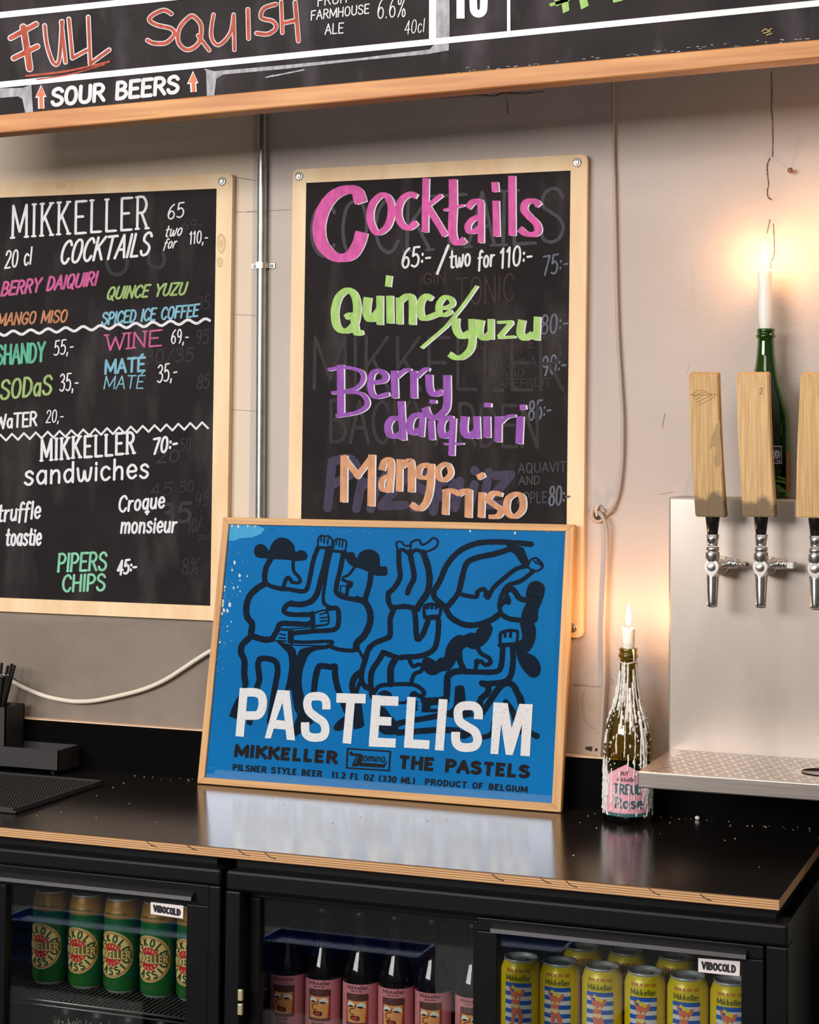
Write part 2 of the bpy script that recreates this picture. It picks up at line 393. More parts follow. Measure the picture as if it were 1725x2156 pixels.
def plywood_edge_material():
    m = mat('plywood_edge', (214, 170, 120), .7, noise=.12, nscale=60, stretch=(.08, 1, 1))
    nt = m.node_tree; N = nt.nodes; L = nt.links; b = N['Principled BSDF']; rp = N[m['ramp']]
    tc = N.new('ShaderNodeTexCoord'); wv = N.new('ShaderNodeTexWave'); wv.bands_direction = 'Z'; wv.inputs['Scale'].default_value = 88; wv.inputs['Distortion'].default_value = .5; wv.inputs['Detail Scale'].default_value = .5
    L.new(tc.outputs['Object'], wv.inputs[0])
    r2 = N.new('ShaderNodeValToRGB'); r2.color_ramp.elements[0].position = .35; r2.color_ramp.elements[1].position = .6
    r2.color_ramp.elements[0].color = lin((148, 108, 70))+(1,); r2.color_ramp.elements[1].color = (1, 1, 1, 1)
    L.new(wv.outputs[0], r2.inputs[0])
    mx = N.new('ShaderNodeMix'); mx.data_type = 'RGBA'; mx.blend_type = 'MULTIPLY'; mx.inputs[0].default_value = .75
    L.new(rp.outputs[0], mx.inputs[6]); L.new(r2.outputs[0], mx.inputs[7]); L.new(mx.outputs[2], b.inputs['Base Color'])
    return m
M_WALL = wall_material()
M_PLY = mat('birch_plywood', (240, 212, 170), .55, rgb2=(229, 190, 142), nscale=5, stretch=(4, 1, .7), bump=.05, bscale=60)
M_PLYEDGE = plywood_edge_material()
M_OAK = mat('oak_rail', (216, 154, 90), .5, rgb2=(182, 114, 58), nscale=14, stretch=(.25, 1, 5), bump=.1, bscale=40, detail=6)
M_FRAMEH = mat('oak_frame_along', (214, 168, 112), .55, rgb2=(188, 138, 84), nscale=26, stretch=(.15, 1, 6), detail=6)
M_FRAMEV = mat('oak_frame_upright', (214, 168, 112), .55, rgb2=(188, 138, 84), nscale=26, stretch=(6, 1, .15), detail=6)
def chalk_material(nm, a, b, smear, amt):
    m = mat(nm, a, .7, rgb2=b, nscale=7, detail=6, spec=.12)
    nt = m.node_tree; N = nt.nodes; L = nt.links; rp = N[m['ramp']]
    tc = N.new('ShaderNodeTexCoord'); mp = N.new('ShaderNodeMapping'); mp.inputs['Scale'].default_value = (1, 1, .35); L.new(tc.outputs['Object'], mp.inputs[0])
    nz = N.new('ShaderNodeTexNoise'); nz.inputs['Scale'].default_value = 13; nz.inputs['Detail'].default_value = 7; L.new(mp.outputs[0], nz.inputs[0])
    mr = N.new('ShaderNodeMapRange'); L.new(nz.outputs[0], mr.inputs[0]); mr.inputs[1].default_value = .52; mr.inputs[2].default_value = .74; mr.inputs[3].default_value = 0; mr.inputs[4].default_value = amt
    mx = N.new('ShaderNodeMix'); mx.data_type = 'RGBA'; L.new(mr.outputs[0], mx.inputs[0]); L.new(rp.outputs[0], mx.inputs[6]); mx.inputs[7].default_value = lin(smear)+(1,)
    L.new(mx.outputs[2], N['Principled BSDF'].inputs['Base Color']); return m
M_CHALK = chalk_material('chalkboard_black', (40, 35, 35), (27, 24, 24), (76, 68, 70), .55)
M_CHALKM = chalk_material('menu_chalkboard', (56, 50, 51), (40, 36, 37), (96, 88, 92), .5)
M_LAM = mat('black_laminate', (30, 26, 24), .17, noise=.2, nscale=3, bump=.02, bscale=300, ior=1.75)
M_BLACK = mat('black_plastic', (26, 24, 25), .42, noise=.2, nscale=50)
M_SPLASH = mat('black_backsplash', (9, 8, 8), .55, noise=.2, nscale=20, spec=.02)
M_RUBBER = mat('black_rubber', (30, 28, 28), .62)
M_CADDY = mat('black_abs', (35, 33, 33), .55, bump=.15, bscale=500)
M_COOL = mat('black_cooler_paint', (13, 12, 14), .42, bump=.06, bscale=400, spec=.16)
M_COOLIN = mat('cooler_interior', (38, 35, 34), .5, metal=.4, bump=.5, bscale=160)
M_COOLGAP = mat('cooler_recess', (10, 10, 10), .5)
M_GALV = mat('galvanised_steel', (182, 186, 182), .32, metal=.85, noise=.25, nscale=60)
M_ZINC = mat('zinc_screw', (190, 190, 185), .3, metal=1)
M_STEEL = mat('brushed_steel', (188, 178, 170), .33, metal=.92, noise=.10, nscale=90, stretch=(.05, 1, 1), bump=.04, bscale=200)
M_STEELB = mat('brushed_steel_panel', (190, 178, 169), .40, metal=.8, rgb2=(164, 153, 144), nscale=6, stretch=(1, 1, .3), detail=9)
M_SLOT = mat('dark_slot', (38, 32, 28), .6)
M_CHROME = mat('chrome', (235, 231, 226), .16, metal=1)
M_BRUSHC = mat('satin_chrome', (205, 200, 195), .3, metal=1)
M_FERRULE = mat('black_ferrule', (24, 22, 22), .35, metal=.3)
def stave_material(nm, a, b, stain):
    m = mat(nm, a, .75, rgb2=b, nscale=40, stretch=(9, 3, .16), bump=.25, bscale=90, detail=7)
    nt = m.node_tree; N = nt.nodes; L = nt.links; bb = N['Principled BSDF']; rp = N[m['ramp']]
    tc = N.new('ShaderNodeTexCoord'); sx = N.new('ShaderNodeSeparateXYZ'); L.new(tc.outputs['Object'], sx.inputs[0])
    nz = N.new('ShaderNodeTexNoise'); nz.inputs['Scale'].default_value = 30; nz.inputs['Detail'].default_value = 5; L.new(tc.outputs['Object'], nz.inputs[0])
    ma = N.new('ShaderNodeMath'); ma.operation = 'MULTIPLY_ADD'; L.new(nz.outputs[0], ma.inputs[0]); ma.inputs[1].default_value = .07; L.new(sx.outputs[2], ma.inputs[2])
    mr = N.new('ShaderNodeMapRange'); L.new(ma.outputs[0], mr.inputs[0]); mr.inputs[1].default_value = stain; mr.inputs[2].default_value = stain+.012; mr.inputs[3].default_value = .85; mr.inputs[4].default_value = 0
    mx = N.new('ShaderNodeMix'); mx.data_type = 'RGBA'; L.new(mr.outputs[0], mx.inputs[0]); L.new(rp.outputs[0], mx.inputs[6]); mx.inputs[7].default_value = lin((104, 88, 68))+(1,)
    L.new(mx.outputs[2], bb.inputs['Base Color']); return m
M_WHITEP = paint('white_marker', (226, 224, 228), .14)
M_WHITET = mat('white_tape', (240, 236, 234), .5)
M_SMEAR = paint('smeared_chalk', (186, 184, 190), .45)
M_PINK = paint('pink_marker', (224, 98, 172), .3)
M_PINK2 = paint('dusty_pink_marker', (204, 96, 150), .35)
M_LIME = paint('lime_marker', (172, 212, 118), .25)
M_LIME2 = paint('dull_lime_marker', (158, 186, 116), .3)
M_PURP = paint('purple_marker', (154, 88, 182), .3)
M_ORANGE = paint('orange_marker', (218, 158, 118), .3)
M_ORANGE2 = paint('dull_orange_marker', (200, 136, 96), .4)
M_BLUEP = paint('blue_marker', (128, 184, 204), .3)
M_TEAL = paint('teal_marker', (96, 184, 150), .35)
M_MINT = paint('mint_marker', (134, 204, 168), .25)
M_REDM = paint('red_marker', (196, 92, 70), .45)
M_ORARROW = paint('arrow_orange_marker', (234, 130, 92), .2)
M_GHOST = paint('erased_grey', (72, 68, 74), .3)
M_GHOST2 = paint('erased_faint', (53, 48, 49), .4)
M_GHOSTB = paint('erased_blue_grey', (104, 108, 124), .35)
M_GHOSTP = paint('erased_purple', (66, 58, 82), .3)
M_GHOSTR = paint('erased_red', (62, 43, 39), .35)
M_CRACK = mat('crack_dark', (96, 78, 66), .9)
M_HAIR = mat('hairline_crack', (152, 134, 120), .9)
M_SCRATCH = mat('scratch_pale', (208, 195, 186), .9)

# ================================================================== the setting
bm = B(); box(bm, (-4.2, 0, 0), (1.6, .12, 3.4)); wall = struct('wall_back', bm, M_WALL)
bm = B(); box(bm, (-4.2, -5.0, -.1), (1.6, .12, 0)); struct('floor', bm, mat('dark_bar_floor', (44, 41, 39), .6, noise=.2, nscale=6))
def wall_mark(name, strokes, m, label):
    d = Draw(on_wall(-.0006))
    for s, w in strokes: d.strokes(s, w, lambda p: p, cap=False, rough=.45)
    o = d.done(name, m, wall, label); o['kind'] = 'structure'; return o
wall_mark('crack', [('1625,150 1626,190 1625,230 1627,250 1628,300 1627,330', 2.4), ('~1622,332 1616,348 1617,372 1619,388 1616,402 1618,415 1626,421', 2.6), ('1622,462 1618,480 1615,492', 2), ('~1629,470 1631,520 1629,542 1624,552 1624,590', 1.4)], M_CRACK, 'long vertical crack above the upper candle')
wall_mark('crack', [('~910,205 945,203 1000,199 1040,201 1060,195 1100,196 1145,192', 2.2), ('1066,203 1070,225 1068,240', 2)], M_CRACK, 'ragged plaster crack under the menu rail')
wall_mark('joint_line', [('489,447 520,446 545,445', 1.6), ('562,444 585,443 612,441', 1.6), ('489,372 520,377 545,381', 1.4), ('487,662 540,664', 1.3), ('484,862 545,866', 1.3)], M_HAIR, 'thin block joint between the boards')
wall_mark('scratch', [('1457,162 1405,222 1354,278', 1.6), ('1461,568 1460,660', 1.0), ('1452,762 1445,785', 1.6)], M_SCRATCH, 'pale diagonal scratch right of the menu')
wall_mark('crack', [('~1206,1441 1230,1443 1250,1445 1268,1446', 2.4), ('~1232,1452 1226,1480 1232,1515 1246,1531 1256,1535', 1.6), ('1284,1440 1291,1440 1289,1428 1284,1432', 1.6), ('1238,1075 1300,1071', 1.2), ('~1386,1041 1420,1036', 1.2), ('~1395,900 1400,870', 1)], M_HAIR, 'hairline cracks beside the wax-covered bottle')
wall_mark('plug_hole', [('1233,1575 1247,1577', 8), ('1253,1578 1258,1579', 5)], mat('hole_dark', (52, 42, 36), .9), 'two small drill holes above the backsplash')
# panel added to darken the gap beyond the cooler's right-hand end
bm = B(); box(bm, (-.425, -.30, 0), (1.2, -.24, .885), .004); struct('added_panel_1', bm, mat('added_panel_grey', (158, 155, 146), .6, noise=.25, nscale=3))

# wall nail
bm = B(); p = W(1667, 361, 0); lathe(bm, [(.0022, 0), (.0022, .012), (.0046, .0125), (.0050, .0145), (.003, .0165), (.001, .0168)], (p.x, 0, p.z), 16, axis=(0, -1, 0))
tag(obj('wall_nail', bm, mat('rusty_nail', (132, 96, 76), .45, metal=.6), org=p), 'small rusty nail head in the wall right of the cracked plaster', 'nail')

# ================================================================== conduit pipe
pa, pb = W(553, 236, -.011), W(548, 1100, -.011)
pipe = thing('conduit_pipe', 'thin galvanised steel conduit pipe running down the wall between two chalkboards', 'pipe', pb)
d = (pb-pa).normalized(); ext_top = pa-d*.35; ext_bot = pb+d*.42
bm = B(); tube(bm, [ext_top, pa, pb, ext_bot], .0098, 20); obj('pipe', bm, M_GALV, pipe)
c = pa+(pb-pa)*((561-236)/(1100-236))
bm = B()
pr = [(-.0118, -.002), (-.0118, -.013), (-.007, -.0228), (.007, -.0228), (.0118, -.013), (.0118, -.002)]
po = [(-.0105, -.002), (-.0105, -.013), (-.0062, -.0215), (.0062, -.0215), (.0105, -.013), (.0105, -.002)]
for i in range(5):
    prism(bm, [(c.x+pr[i][0], pr[i][1], c.z-.006), (c.x+pr[i+1][0], pr[i+1][1], c.z-.006), (c.x+po[i+1][0], po[i+1][1], c.z-.006), (c.x+po[i][0], po[i][1], c.z-.006)], (0, 0, .012))
for s in (-1, 1): box(bm, (c.x+s*.0118, -.0035, c.z-.0055), (c.x+s*.026, -.001, c.z+.0055), .001)
clip = obj('saddle_clip', bm, M_ZINC, pipe)
for s in (-1, 1):
    bm = B(); lathe(bm, [(.0038, 0), (.0038, .001), (.0022, .0022)], (c.x+s*.019, -.0035, c.z), 16, axis=(0, -1, 0)); obj('screw', bm, M_ZINC, clip)

# ================================================================== chalkboards on the wall
def screw(parent, px, py, Y):
    p = W(px, py, Y); bm = B()
    lathe(bm, [(.0085, 0), (.0085, .0012), (.0066, .0016)], p, 20, axis=(0, -1, 0))
    lathe(bm, [(.0052, .0014), (.0052, .003), (.0036, .0042), (.0012, .003)], p, 20, axis=(0, -1, 0))
    obj('screw', bm, M_ZINC, parent, smooth=True)
def wall_board(name, label, quad, inner, Y, group=None, lo=None):
    P = [W(x, y, Y) for x, y in quad]
    t = thing(name, label, 'chalkboard', (P[0]+P[2])/2)
    # plywood sheet with softened corners
    cs = []
    for i in range(4):
        a, b, c_ = P[i-1], P[i], P[(i+1) % 4]; r = .010
        u = (a-b).normalized()*r; v = (c_-b).normalized()*r
        cs += [b+u, b+u*.3+v*.3, b+v]
    bm = B(); prism(bm, cs, (0, -Y-.001, 0)); obj('backing_panel', bm, M_PLY, t, label='pale plywood backing with bare border')
    d_ = Draw(on_wall(Y-.0004)); d_.poly(inner, lay=0); d_.done('writing_surface', M_CHALK, t, 'matt black chalkboard area')
    return t
YB = -.015
M_KNOT = mat('ply_knot', (222, 188, 142), .6, rgb2=(186, 150, 108), nscale=50)
# ---- left board
LB = wall_board('chalkboard', 'large chalkboard listing drinks and sandwiches in many small coloured lines', [(-290, 401), (490, 365), (476, 1308), (-300, 1274)], [(-255, 427), (456, 397), (442.6, 1275.5), (-265, 1248)], YB)
screw(LB, 468, 382, YB)
M_KNOT2 = mat('ply_knot_pale', (230, 198, 152), .6)
for x, y, a, b in ((466, 513, 9, 22), (463, 552, 6, 11), (128, 392, 9, 5)):
    d = Draw(on_wall(YB-.0003))
    for k in range(3): d.poly([(x+(a-k*2.6)*math.cos(t*PI/7)*(1+.1*math.sin(t*5+k)), y+(b-k*b*.3)*math.sin(t*PI/7)) for t in range(14)], True, lay=k*.3, mi=k % 2)
    d.done('knot', [M_KNOT, M_KNOT2], LB, 'darker knot in the plywood border')
F = on_wall(YB-.0008)
Z3 = zoomed(0, 340, .30145); Z4 = zoomed(0, 830, .30145); S = .30145
def word(board, z, m, label, s, a, b, h, w, slant=0, serif=0, up=None, wob=1.5, sp=14, name='lettering', lay=2):
    d = Draw(F); k = z((1, 0))[0]-z((0, 0))[0]
    d.text(s, z(a), z(b), h*k, w*k, slant*k, serif, True, lay, wob=wob, sp=sp)
    return d.done(name, m, board, label)
# erased traces first
g = Draw(F)
for s, a, b, h, w in (('95', (1365, 1275), (1455, 1268), 95, 9), ('35', (1370, 1040), (1460, 1030), 95, 8), ('85', (1375, 1590), (1460, 1580), 95, 10), ('30/35', (1010, 1415), (1350, 1395), 95, 10), ('69-', (1270, 480), (1410, 470), 70, 9)):
    g.text(s, Z3(a), Z3(b), h*S, w*S, 3, lay=1)
for s, a, b, h, w in (('50/', (1255, 400), (1365, 390), 85, 7), ('95', (1365, 480), (1450, 475), 90, 7), ('20', (1090, 478), (1250, 470), 80, 12), ('45', (1050, 715), (1200, 700), 85, 8), ('50', (1250, 690), (1350, 680), 75, 8), ('95', (1360, 785), (1455, 775), 90, 7), ('35', (1120, 900), (1330, 890), 130, 24), ('10/', (1310, 970), (1400, 950), 90, 8), ('8%', (1270, 1260), (1390, 1250), 110, 8), ('20cl', (1385, 1015), (1452, 1012), 30, 5)):
    g.text(s, Z4(a), Z4(b), h*S, w*S, 3, lay=1)
g.done('erased_lettering', M_GHOST2, LB, 'faint grey half-erased numbers')
for s in ('~1040,640 1050,720 1120,740 1150,690 1140,640', '~745,700 770,770 830,790 880,750 890,690'):
    g = Draw(F); g.strokes(s, 26*S, Z3); g.done('erased_mark', M_GHOST2, LB, 'dark rubbed-out loop')
WL = lambda *a, **k: word(LB, *a, **k)
WL(Z3, M_WHITEP, 'white slab letters along the top', 'MIKKELLER', (85, 532), (1030, 467), 222, 18, 4, 9, wob=.8, sp=30)
WL(Z3, M_WHITEP, 'white leaning capitals below the heading', 'COCKTAILS', (415, 716), (1035, 652), 158, 18, 36)
WL(Z3, M_WHITEP, 'small white price at upper right', '65', (1170, 405), (1283, 385), 100, 10, 6)
WL(Z3, M_WHITEP, 'small white slanted word', 'two', (1150, 528), (1265, 515), 80, 9, 22)
WL(Z3, M_WHITEP, 'small white slanted word', 'for', (1140, 612), (1225, 600), 70, 9, 22)
WL(Z3, M_WHITEP, 'small white price', '110,-', (1322, 577), (1450, 566), 85, 9, 6)
WL(Z3, M_WHITEP, 'white measure at left', '20 cl', (32, 746), (215, 716), 118, 12, 12)
WL(Z3, M_PINK2, 'pink capitals', 'BERRY DAIQUIRI', (5, 938), (668, 862), 92, 17, 22)
WL(Z3, M_LIME2, 'dull green capitals', 'QUINCE YUZU', (742, 962), (1290, 926), 82, 15, 26)
WL(Z3, M_ORANGE2, 'orange capitals', 'MANGO MISO', (-20, 1146), (462, 1118), 82, 13, 16)
WL(Z3, M_BLUEP, 'pale blue capitals', 'SPICED ICE COFFEE', (708, 1140), (1380, 1080), 82, 14, 14)
d = Draw(F); wv = []
for i in range(85):
    x = -170+1635*i/84; t = max(0, x)/1465
    wv.append(Z3((x, 1203-92*t+15*math.sin(x/105*2*PI*.86))))
d.stroke(wv, 19*S, lay=2); d.done('wavy_rule', M_WHITEP, LB, 'white wavy dividing line')
WL(Z3, M_TEAL, 'teal capitals at left edge', 'SHANDY', (-28, 1420), (308, 1394), 130, 18, 6)
WL(Z3, M_WHITEP, 'thin white price', '55,-', (375, 1355), (510, 1335), 100, 9, 8)
WL(Z3, M_PINK2, 'pink serif capitals', 'WINE', (740, 1320), (1115, 1285), 108, 13, 6, 10)
WL(Z3, M_WHITEP, 'thin white price', '69,-', (1195, 1270), (1315, 1265), 95, 9, 5)
WL(Z3, M_BLUEP, 'bold pale blue capitals', 'MATÉ', (735, 1482), (1010, 1460), 92, 18, 4)
WL(Z3, M_BLUEP, 'thin pale blue capitals', 'MATÉ', (725, 1588), (1000, 1582), 88, 9, 14)
WL(Z3, M_WHITEP, 'thin white price', '35,-', (1098, 1545), (1235, 1518), 120, 10, 6)
WL(Z3, M_LIME2, 'dull lime rounded capitals', 'SODaS', (2, 1660), (355, 1625), 130, 18, 12)
WL(Z3, M_WHITEP, 'thin white price', '35,-', (415, 1605), (545, 1593), 118, 10, 6)
WL(Z4, M_WHITEP, 'white capitals at left edge', 'WaTER', (-30, 243), (255, 218), 95, 15, 4)
WL(Z4, M_WHITEP, 'thin white price', '20,-', (320, 200), (440, 190), 85, 8, 8)
d = Draw(F); zz = []
for i in range(40):
    x = -165+41.5*i; t = max(0, x)/1450
    zz.append(Z4((x, 302-88*t+(24 if i % 2 else -20))))
d.stroke(zz, 14*S, lay=2); d.done('zigzag_rule', M_WHITEP, LB, 'white zigzag dividing line')
WL(Z4, M_WHITEP, 'bold white slab letters below the zigzag', 'MIKKELLER', (288, 462), (938, 412), 145, 19, 2, 8, sp=28)
WL(Z4, M_WHITEP, 'bold white price', '70:-', (1065, 420), (1235, 385), 105, 17, 10)
WL(Z4, M_WHITEP, 'white lower case word', 'sandwiches', (170, 632), (1038, 580), 138, 18, 4)
WL(Z4, M_WHITEP, 'white script word at left', 'truffle', (-15, 890), (278, 862), 118, 16, 12)
WL(Z4, M_WHITEP, 'white script word at left', 'toastie', (40, 1055), (283, 1050), 118, 16, 12)
WL(Z4, M_WHITEP, 'white script word at right', 'Croque', (828, 822), (1145, 790), 108, 16, 10)
WL(Z4, M_WHITEP, 'white script word at right', 'monsieur', (842, 970), (1228, 962), 110, 16, 12)
WL(Z4, M_MINT, 'mint green capitals', 'PIPERS', (402, 1240), (740, 1226), 122, 17, 10, 4)
WL(Z4, M_MINT, 'mint green capitals', 'CHIPS', (435, 1378), (730, 1370), 112, 17, 8)
WL(Z4, M_WHITEP, 'bold white price', '45:-', (818, 1262), (950, 1245), 95, 16, 10)

# ---- cocktails board
CB = wall_board('chalkboard', 'tall chalkboard headed Cocktails in big pink letters above the blue poster', [(617, 357), (1237, 324.5), (1227, 1343), (603, 1330)], [(645, 385), (1201.5, 359), (1191, 1312), (631, 1296)], YB)
for q in ((630, 371), (1215.5, 342.5), (1206, 1322)): screw(CB, q[0], q[1], YB)
Z5 = zoomed(600, 320, .37681); Z6 = zoomed(600, 700, .37681); S5 = .37681
WC = lambda *a, **k: word(CB, *a, **k)
WC(Z5, M_GHOST, 'grey half-erased serif capitals behind the heading', 'COCKTAILS', (140, 585), (1560, 500), 300, 20, 6, 8, lay=1)
WC(Z5, M_GHOSTR, 'faint reddish erased word', 'TONIC', (960, 860), (1280, 830), 150, 9, 0, lay=1)
WC(Z5, M_GHOSTR, 'faint reddish erased word', 'GIN', (775, 740), (900, 730), 60, 9, 0, lay=1)
WC(Z6, M_GHOST2, 'large faint erased capitals', 'MIKKELLER', (160, 310), (1560, 325), 290, 20, 0, 0, lay=1)
WC(Z6, M_GHOST2, 'large faint erased capitals', 'BACKYARDEN', (250, 610), (1420, 640), 230, 20, 0, 0, lay=1)
WC(Z6, M_GHOSTR, 'faint reddish erased words', 'AND MATE', (985, 95), (1395, 85), 50, 7, 0, lay=1)
WC(Z6, M_GHOST2, 'faint erased small capitals', 'TEQUILA', (1150, 195), (1405, 190), 50, 7, 0, lay=1)
WC(Z6, M_GHOST2, 'faint erased small capitals', 'AND', (1210, 250), (1340, 245), 45, 7, 0, lay=1)
WC(Z6, M_GHOST2, 'faint erased small capitals', 'GRAPEFRUIT', (1110, 310), (1490, 300), 45, 7, 0, lay=1)
WC(Z6, M_GHOST, 'grey erased small capitals at lower right', 'AQUAVIT', (1305, 785), (1572, 775), 52, 7, 0, lay=1)
WC(Z6, M_GHOST, 'grey erased small capitals at lower right', 'AND', (1308, 850), (1425, 848), 46, 7, 0, lay=1)
WC(Z6, M_GHOST, 'grey erased small capitals at lower right', 'APPLE', (1300, 955), (1465, 950), 60, 7, 0, lay=1)
for z, s, a, b in ((Z5, '75:-', (1440, 690), (1580, 665), ), (Z5, '80:-', (1430, 1020), (1580, 1000)), (Z6, '90:-', (1435, 240), (1570, 225)), (Z6, '85:-', (1360, 490), (1485, 478)), (Z6, '80:-', (1475, 968), (1590, 958))):
    WC(z, M_GHOSTB, 'dim blue-grey old price', s, a, b, 105, 11, 6, lay=1)
g = Draw(F)
g.strokes('265,720 240,980;~265,720 360,705 400,750 375,790 270,850;430,830 400,985;~430,860 460,840 490,850;520,830 480,985;560,800 690,795 540,970 670,965;~800,800 740,790 730,850 800,900 790,970 720,980;860,830 830,1000;~860,840 930,830 930,900 850,920;980,830 950,980;1060,770 1065,775;1060,850 1030,985;1140,780 1110,960;1180,800 1265,795 1120,965 1230,960', 50*S5, Z6, 1)
g.done('erased_lettering', M_GHOSTP, CB, 'thick dull purple erased word behind the orange writing')
def hand(label, m, z, items, shadow=True, dx=4.0, dy=.9):
    d = Draw(F)
    for s, w in items:
        for part in s.split(';'):
            cw = w*S5*(1.22 if part.strip().startswith('~') else 1.0); nb = (.70, .40)
            if shadow: d.strokes(part, cw*.86, z, 3, 1, cap=False, off=(dx, dy), nib=nb)
            d.strokes(part, cw, z, 4, 0, cap=False, rough=.03, nib=nb)
    d.done('lettering', [m, M_WHITEP], CB, label)
hand('big pink word with white edges', M_PINK, Z5, [
 ('~425,285 400,220 340,212 270,245 215,320 190,420 205,510 260,575 320,592 375,570 412,510 430,448', 54),
 ('~540,240 490,290 475,370 500,440 530,450 575,410 595,330 580,260 540,240', 30), ('~735,250 700,235 650,270 632,340 650,400 690,425 735,392', 30),
 ('788,146 785,250 782,448', 34), ('875,240 800,298', 26), ('800,310 850,390 897,468', 34), ('~938,152 940,300 935,440 950,500 980,505 1005,488', 34), ('885,325 1000,296', 18),
 ('~1020,312 1050,280 1085,275 1095,300', 30), ('1095,285 1095,508', 32), ('~1092,360 1050,375 1022,410 1030,445 1065,440 1092,418', 26),
 ('1178,272 1183,472', 34), ('1172,168 1177,222', 36), ('1268,133 1270,467', 36), ('~1420,300 1395,275 1350,280 1335,320 1365,360 1405,400 1415,440 1390,460 1345,455 1310,428', 32)])
WC(Z5, M_WHITEP, 'white price', '65:-', (652, 648), (812, 632), 108, 12, 8)
WC(Z5, M_WHITEP, 'white slash', '/', (850, 668), (905, 655), 125, 15, 10)
WC(Z5, M_WHITEP, 'white small word', 'two', (922, 650), (1035, 632), 100, 12, 4)
WC(Z5, M_WHITEP, 'white small word', 'for', (1080, 648), (1168, 636), 95, 12, 4)
WC(Z5, M_WHITEP, 'white price', '110:-', (1202, 648), (1380, 625), 108, 12, 5)
hand('lime green words split by a long slash', M_LIME, Z5, [
 ('~350,772 300,810 278,890 290,975 340,1000 388,960 402,870 388,800 350,772', 32), ('~335,925 370,910 390,960 400,1012 434,1005', 28),
 ('~462,812 455,900 480,935 515,900 530,880', 34), ('530,803 530,965', 34), ('585,803 588,957', 36), ('582,690 575,752', 30), ('638,813 640,962', 34), ('~645,830 680,805 705,810 712,850 712,965', 30),
 ('~820,822 790,805 760,835 755,890 775,930 852,905', 30), ('~850,870 900,870 935,850 925,820 890,812 860,850 860,900 890,910 932,888', 24),
 ('1072,748 1000,850 900,975 760,1095', 17),
 ('~955,928 955,985 985,1030 1030,1010', 32), ('~1045,933 1045,1060 1030,1110 990,1145 950,1148 918,1128', 30), ('~1095,938 1085,1010 1115,1040 1150,1010', 30), ('1150,933 1150,1047', 32),
 ('1185,952 1272,947', 22), ('1268,950 1195,1035', 26), ('1190,1037 1285,1032', 22), ('~1325,938 1315,1010 1340,1040 1385,1015', 32), ('1410,920 1405,1052', 34)])
hand('purple words on two lines', M_PURP, Z6, [
 ('310,180 312,470', 36), ('~238,208 330,195 420,215 436,262 400,310 330,328 258,338', 20), ('~330,332 420,340 458,380 448,420 390,450 283,467', 22),
 ('~495,280 550,270 562,240 530,215 492,225 478,270 482,330 510,360 580,342', 26), ('610,213 615,367', 36), ('~625,248 670,212 705,210', 22), ('718,213 720,367', 36), ('~735,248 780,207 807,208', 22),
 ('~805,235 808,310 830,345 880,330', 30), ('~905,238 905,400 880,450 840,475 800,460 782,418', 32), ('808,386 845,386', 30),
 ('648,383 660,602', 36), ('~640,482 600,482 575,520 585,570 620,580 650,560', 30), ('~760,457 715,472 695,520 710,560 750,545', 30), ('770,448 760,582', 30), ('815,490 822,600', 32),
 ('~940,477 890,482 870,530 885,580 930,560', 30), ('940,478 930,688', 32), ('885,622 997,620', 14), ('~1005,468 1000,550 1030,580 1070,550', 32), ('1070,468 1075,592', 34), ('1128,468 1130,587', 36), ('1112,405 1152,405', 36),
 ('1192,468 1190,612', 36), ('~1205,503 1240,472 1288,464', 20), ('1315,468 1308,622', 36), ('1312,420 1346,415', 38)])
hand('orange words on two lines', M_ORANGE, Z6, [
 ('330,686 328,948', 36), ('322,690 405,800 488,690', 30), ('485,682 480,970', 36), ('~540,770 555,722 586,712 592,765 582,892', 28), ('~585,800 545,820 540,870 572,885', 24),
 ('640,708 638,887', 32), ('~650,748 690,718 705,742 706,892', 30), ('~800,737 755,752 745,800 790,812 812,790', 26), ('~815,733 812,850 792,940 750,985 703,958', 30), ('~890,735 855,765 860,810 890,825 925,790 915,745 890,735', 24),
 ('900,880 895,1018', 34), ('~880,893 930,884 975,902', 30), ('~968,905 995,888 1030,884', 30), ('1027,878 1024,1034', 36), ('1100,893 1095,1034', 34), ('1075,812 1113,792', 36),
 ('~1212,907 1165,897 1135,930 1165,960 1205,990 1190,1025 1138,1030', 28), ('~1290,902 1245,932 1240,1000 1280,1028 1325,990 1325,922 1290,902', 28)])

# ================================================================== overhead menu board
YM = -.42
MB_ = thing('menu_board', 'long overhead chalkboard menu with white lines and an oak lower rail', 'menu board', W(862, 160, YM))
def quad(px): return [W(x, y, YM) for x, y in px]
bm = B(); prism(bm, quad([(-330, -330), (2050, -520), (2050, 56), (-330, 273)]), (0, .02, 0)); obj('chalk_panel', bm, M_CHALKM, MB_)
bm = B(); ra = [W(x, y, YM-.012) for x, y in ((-330, 272), (2050, 53), (2050, 92), (-330, 310))]
prism(bm, ra, (0, .044, 0)); bmesh.ops.bevel(bm, geom=list(bm.edges), offset=.002, segments=1, affect='EDGES'); obj('oak_rail', bm, M_OAK, MB_, label='honey-coloured oak rail along the bottom')
F = on_wall(YM-.0008); Z1 = zoomed(0, 0, .49971); S1 = .49971
WM = lambda *a, **k: word(MB_, *a, **k)
d = Draw(F)
d.stroke([(-330, 211.5), (905, 88.5), (2050, -26)], 13, cap=False, lay=3); d.stroke([(-330, 66), (260, 5), (905, -61), (2050, -178)], 13, cap=False, lay=3)
d.stroke([(912, -300), (911, 92)], 15, cap=False, lay=3); d.stroke([(1071, -300), (1071.5, 66)], 7, cap=False, lay=3)
d.done('white_rule', M_WHITET, MB_, 'crisp white dividing lines')
d = Draw(F)
d.poly([(451, 150), (600, 137), (760, 122), (905, 104), (918, 90), (918, -200), (946, -200), (947, 70), (945, 106), (900, 114), (760, 127), (600, 145), (470, 157), (456, 166), (451, 202), (436, 205), (434, 150), (430, 144)], lay=2)
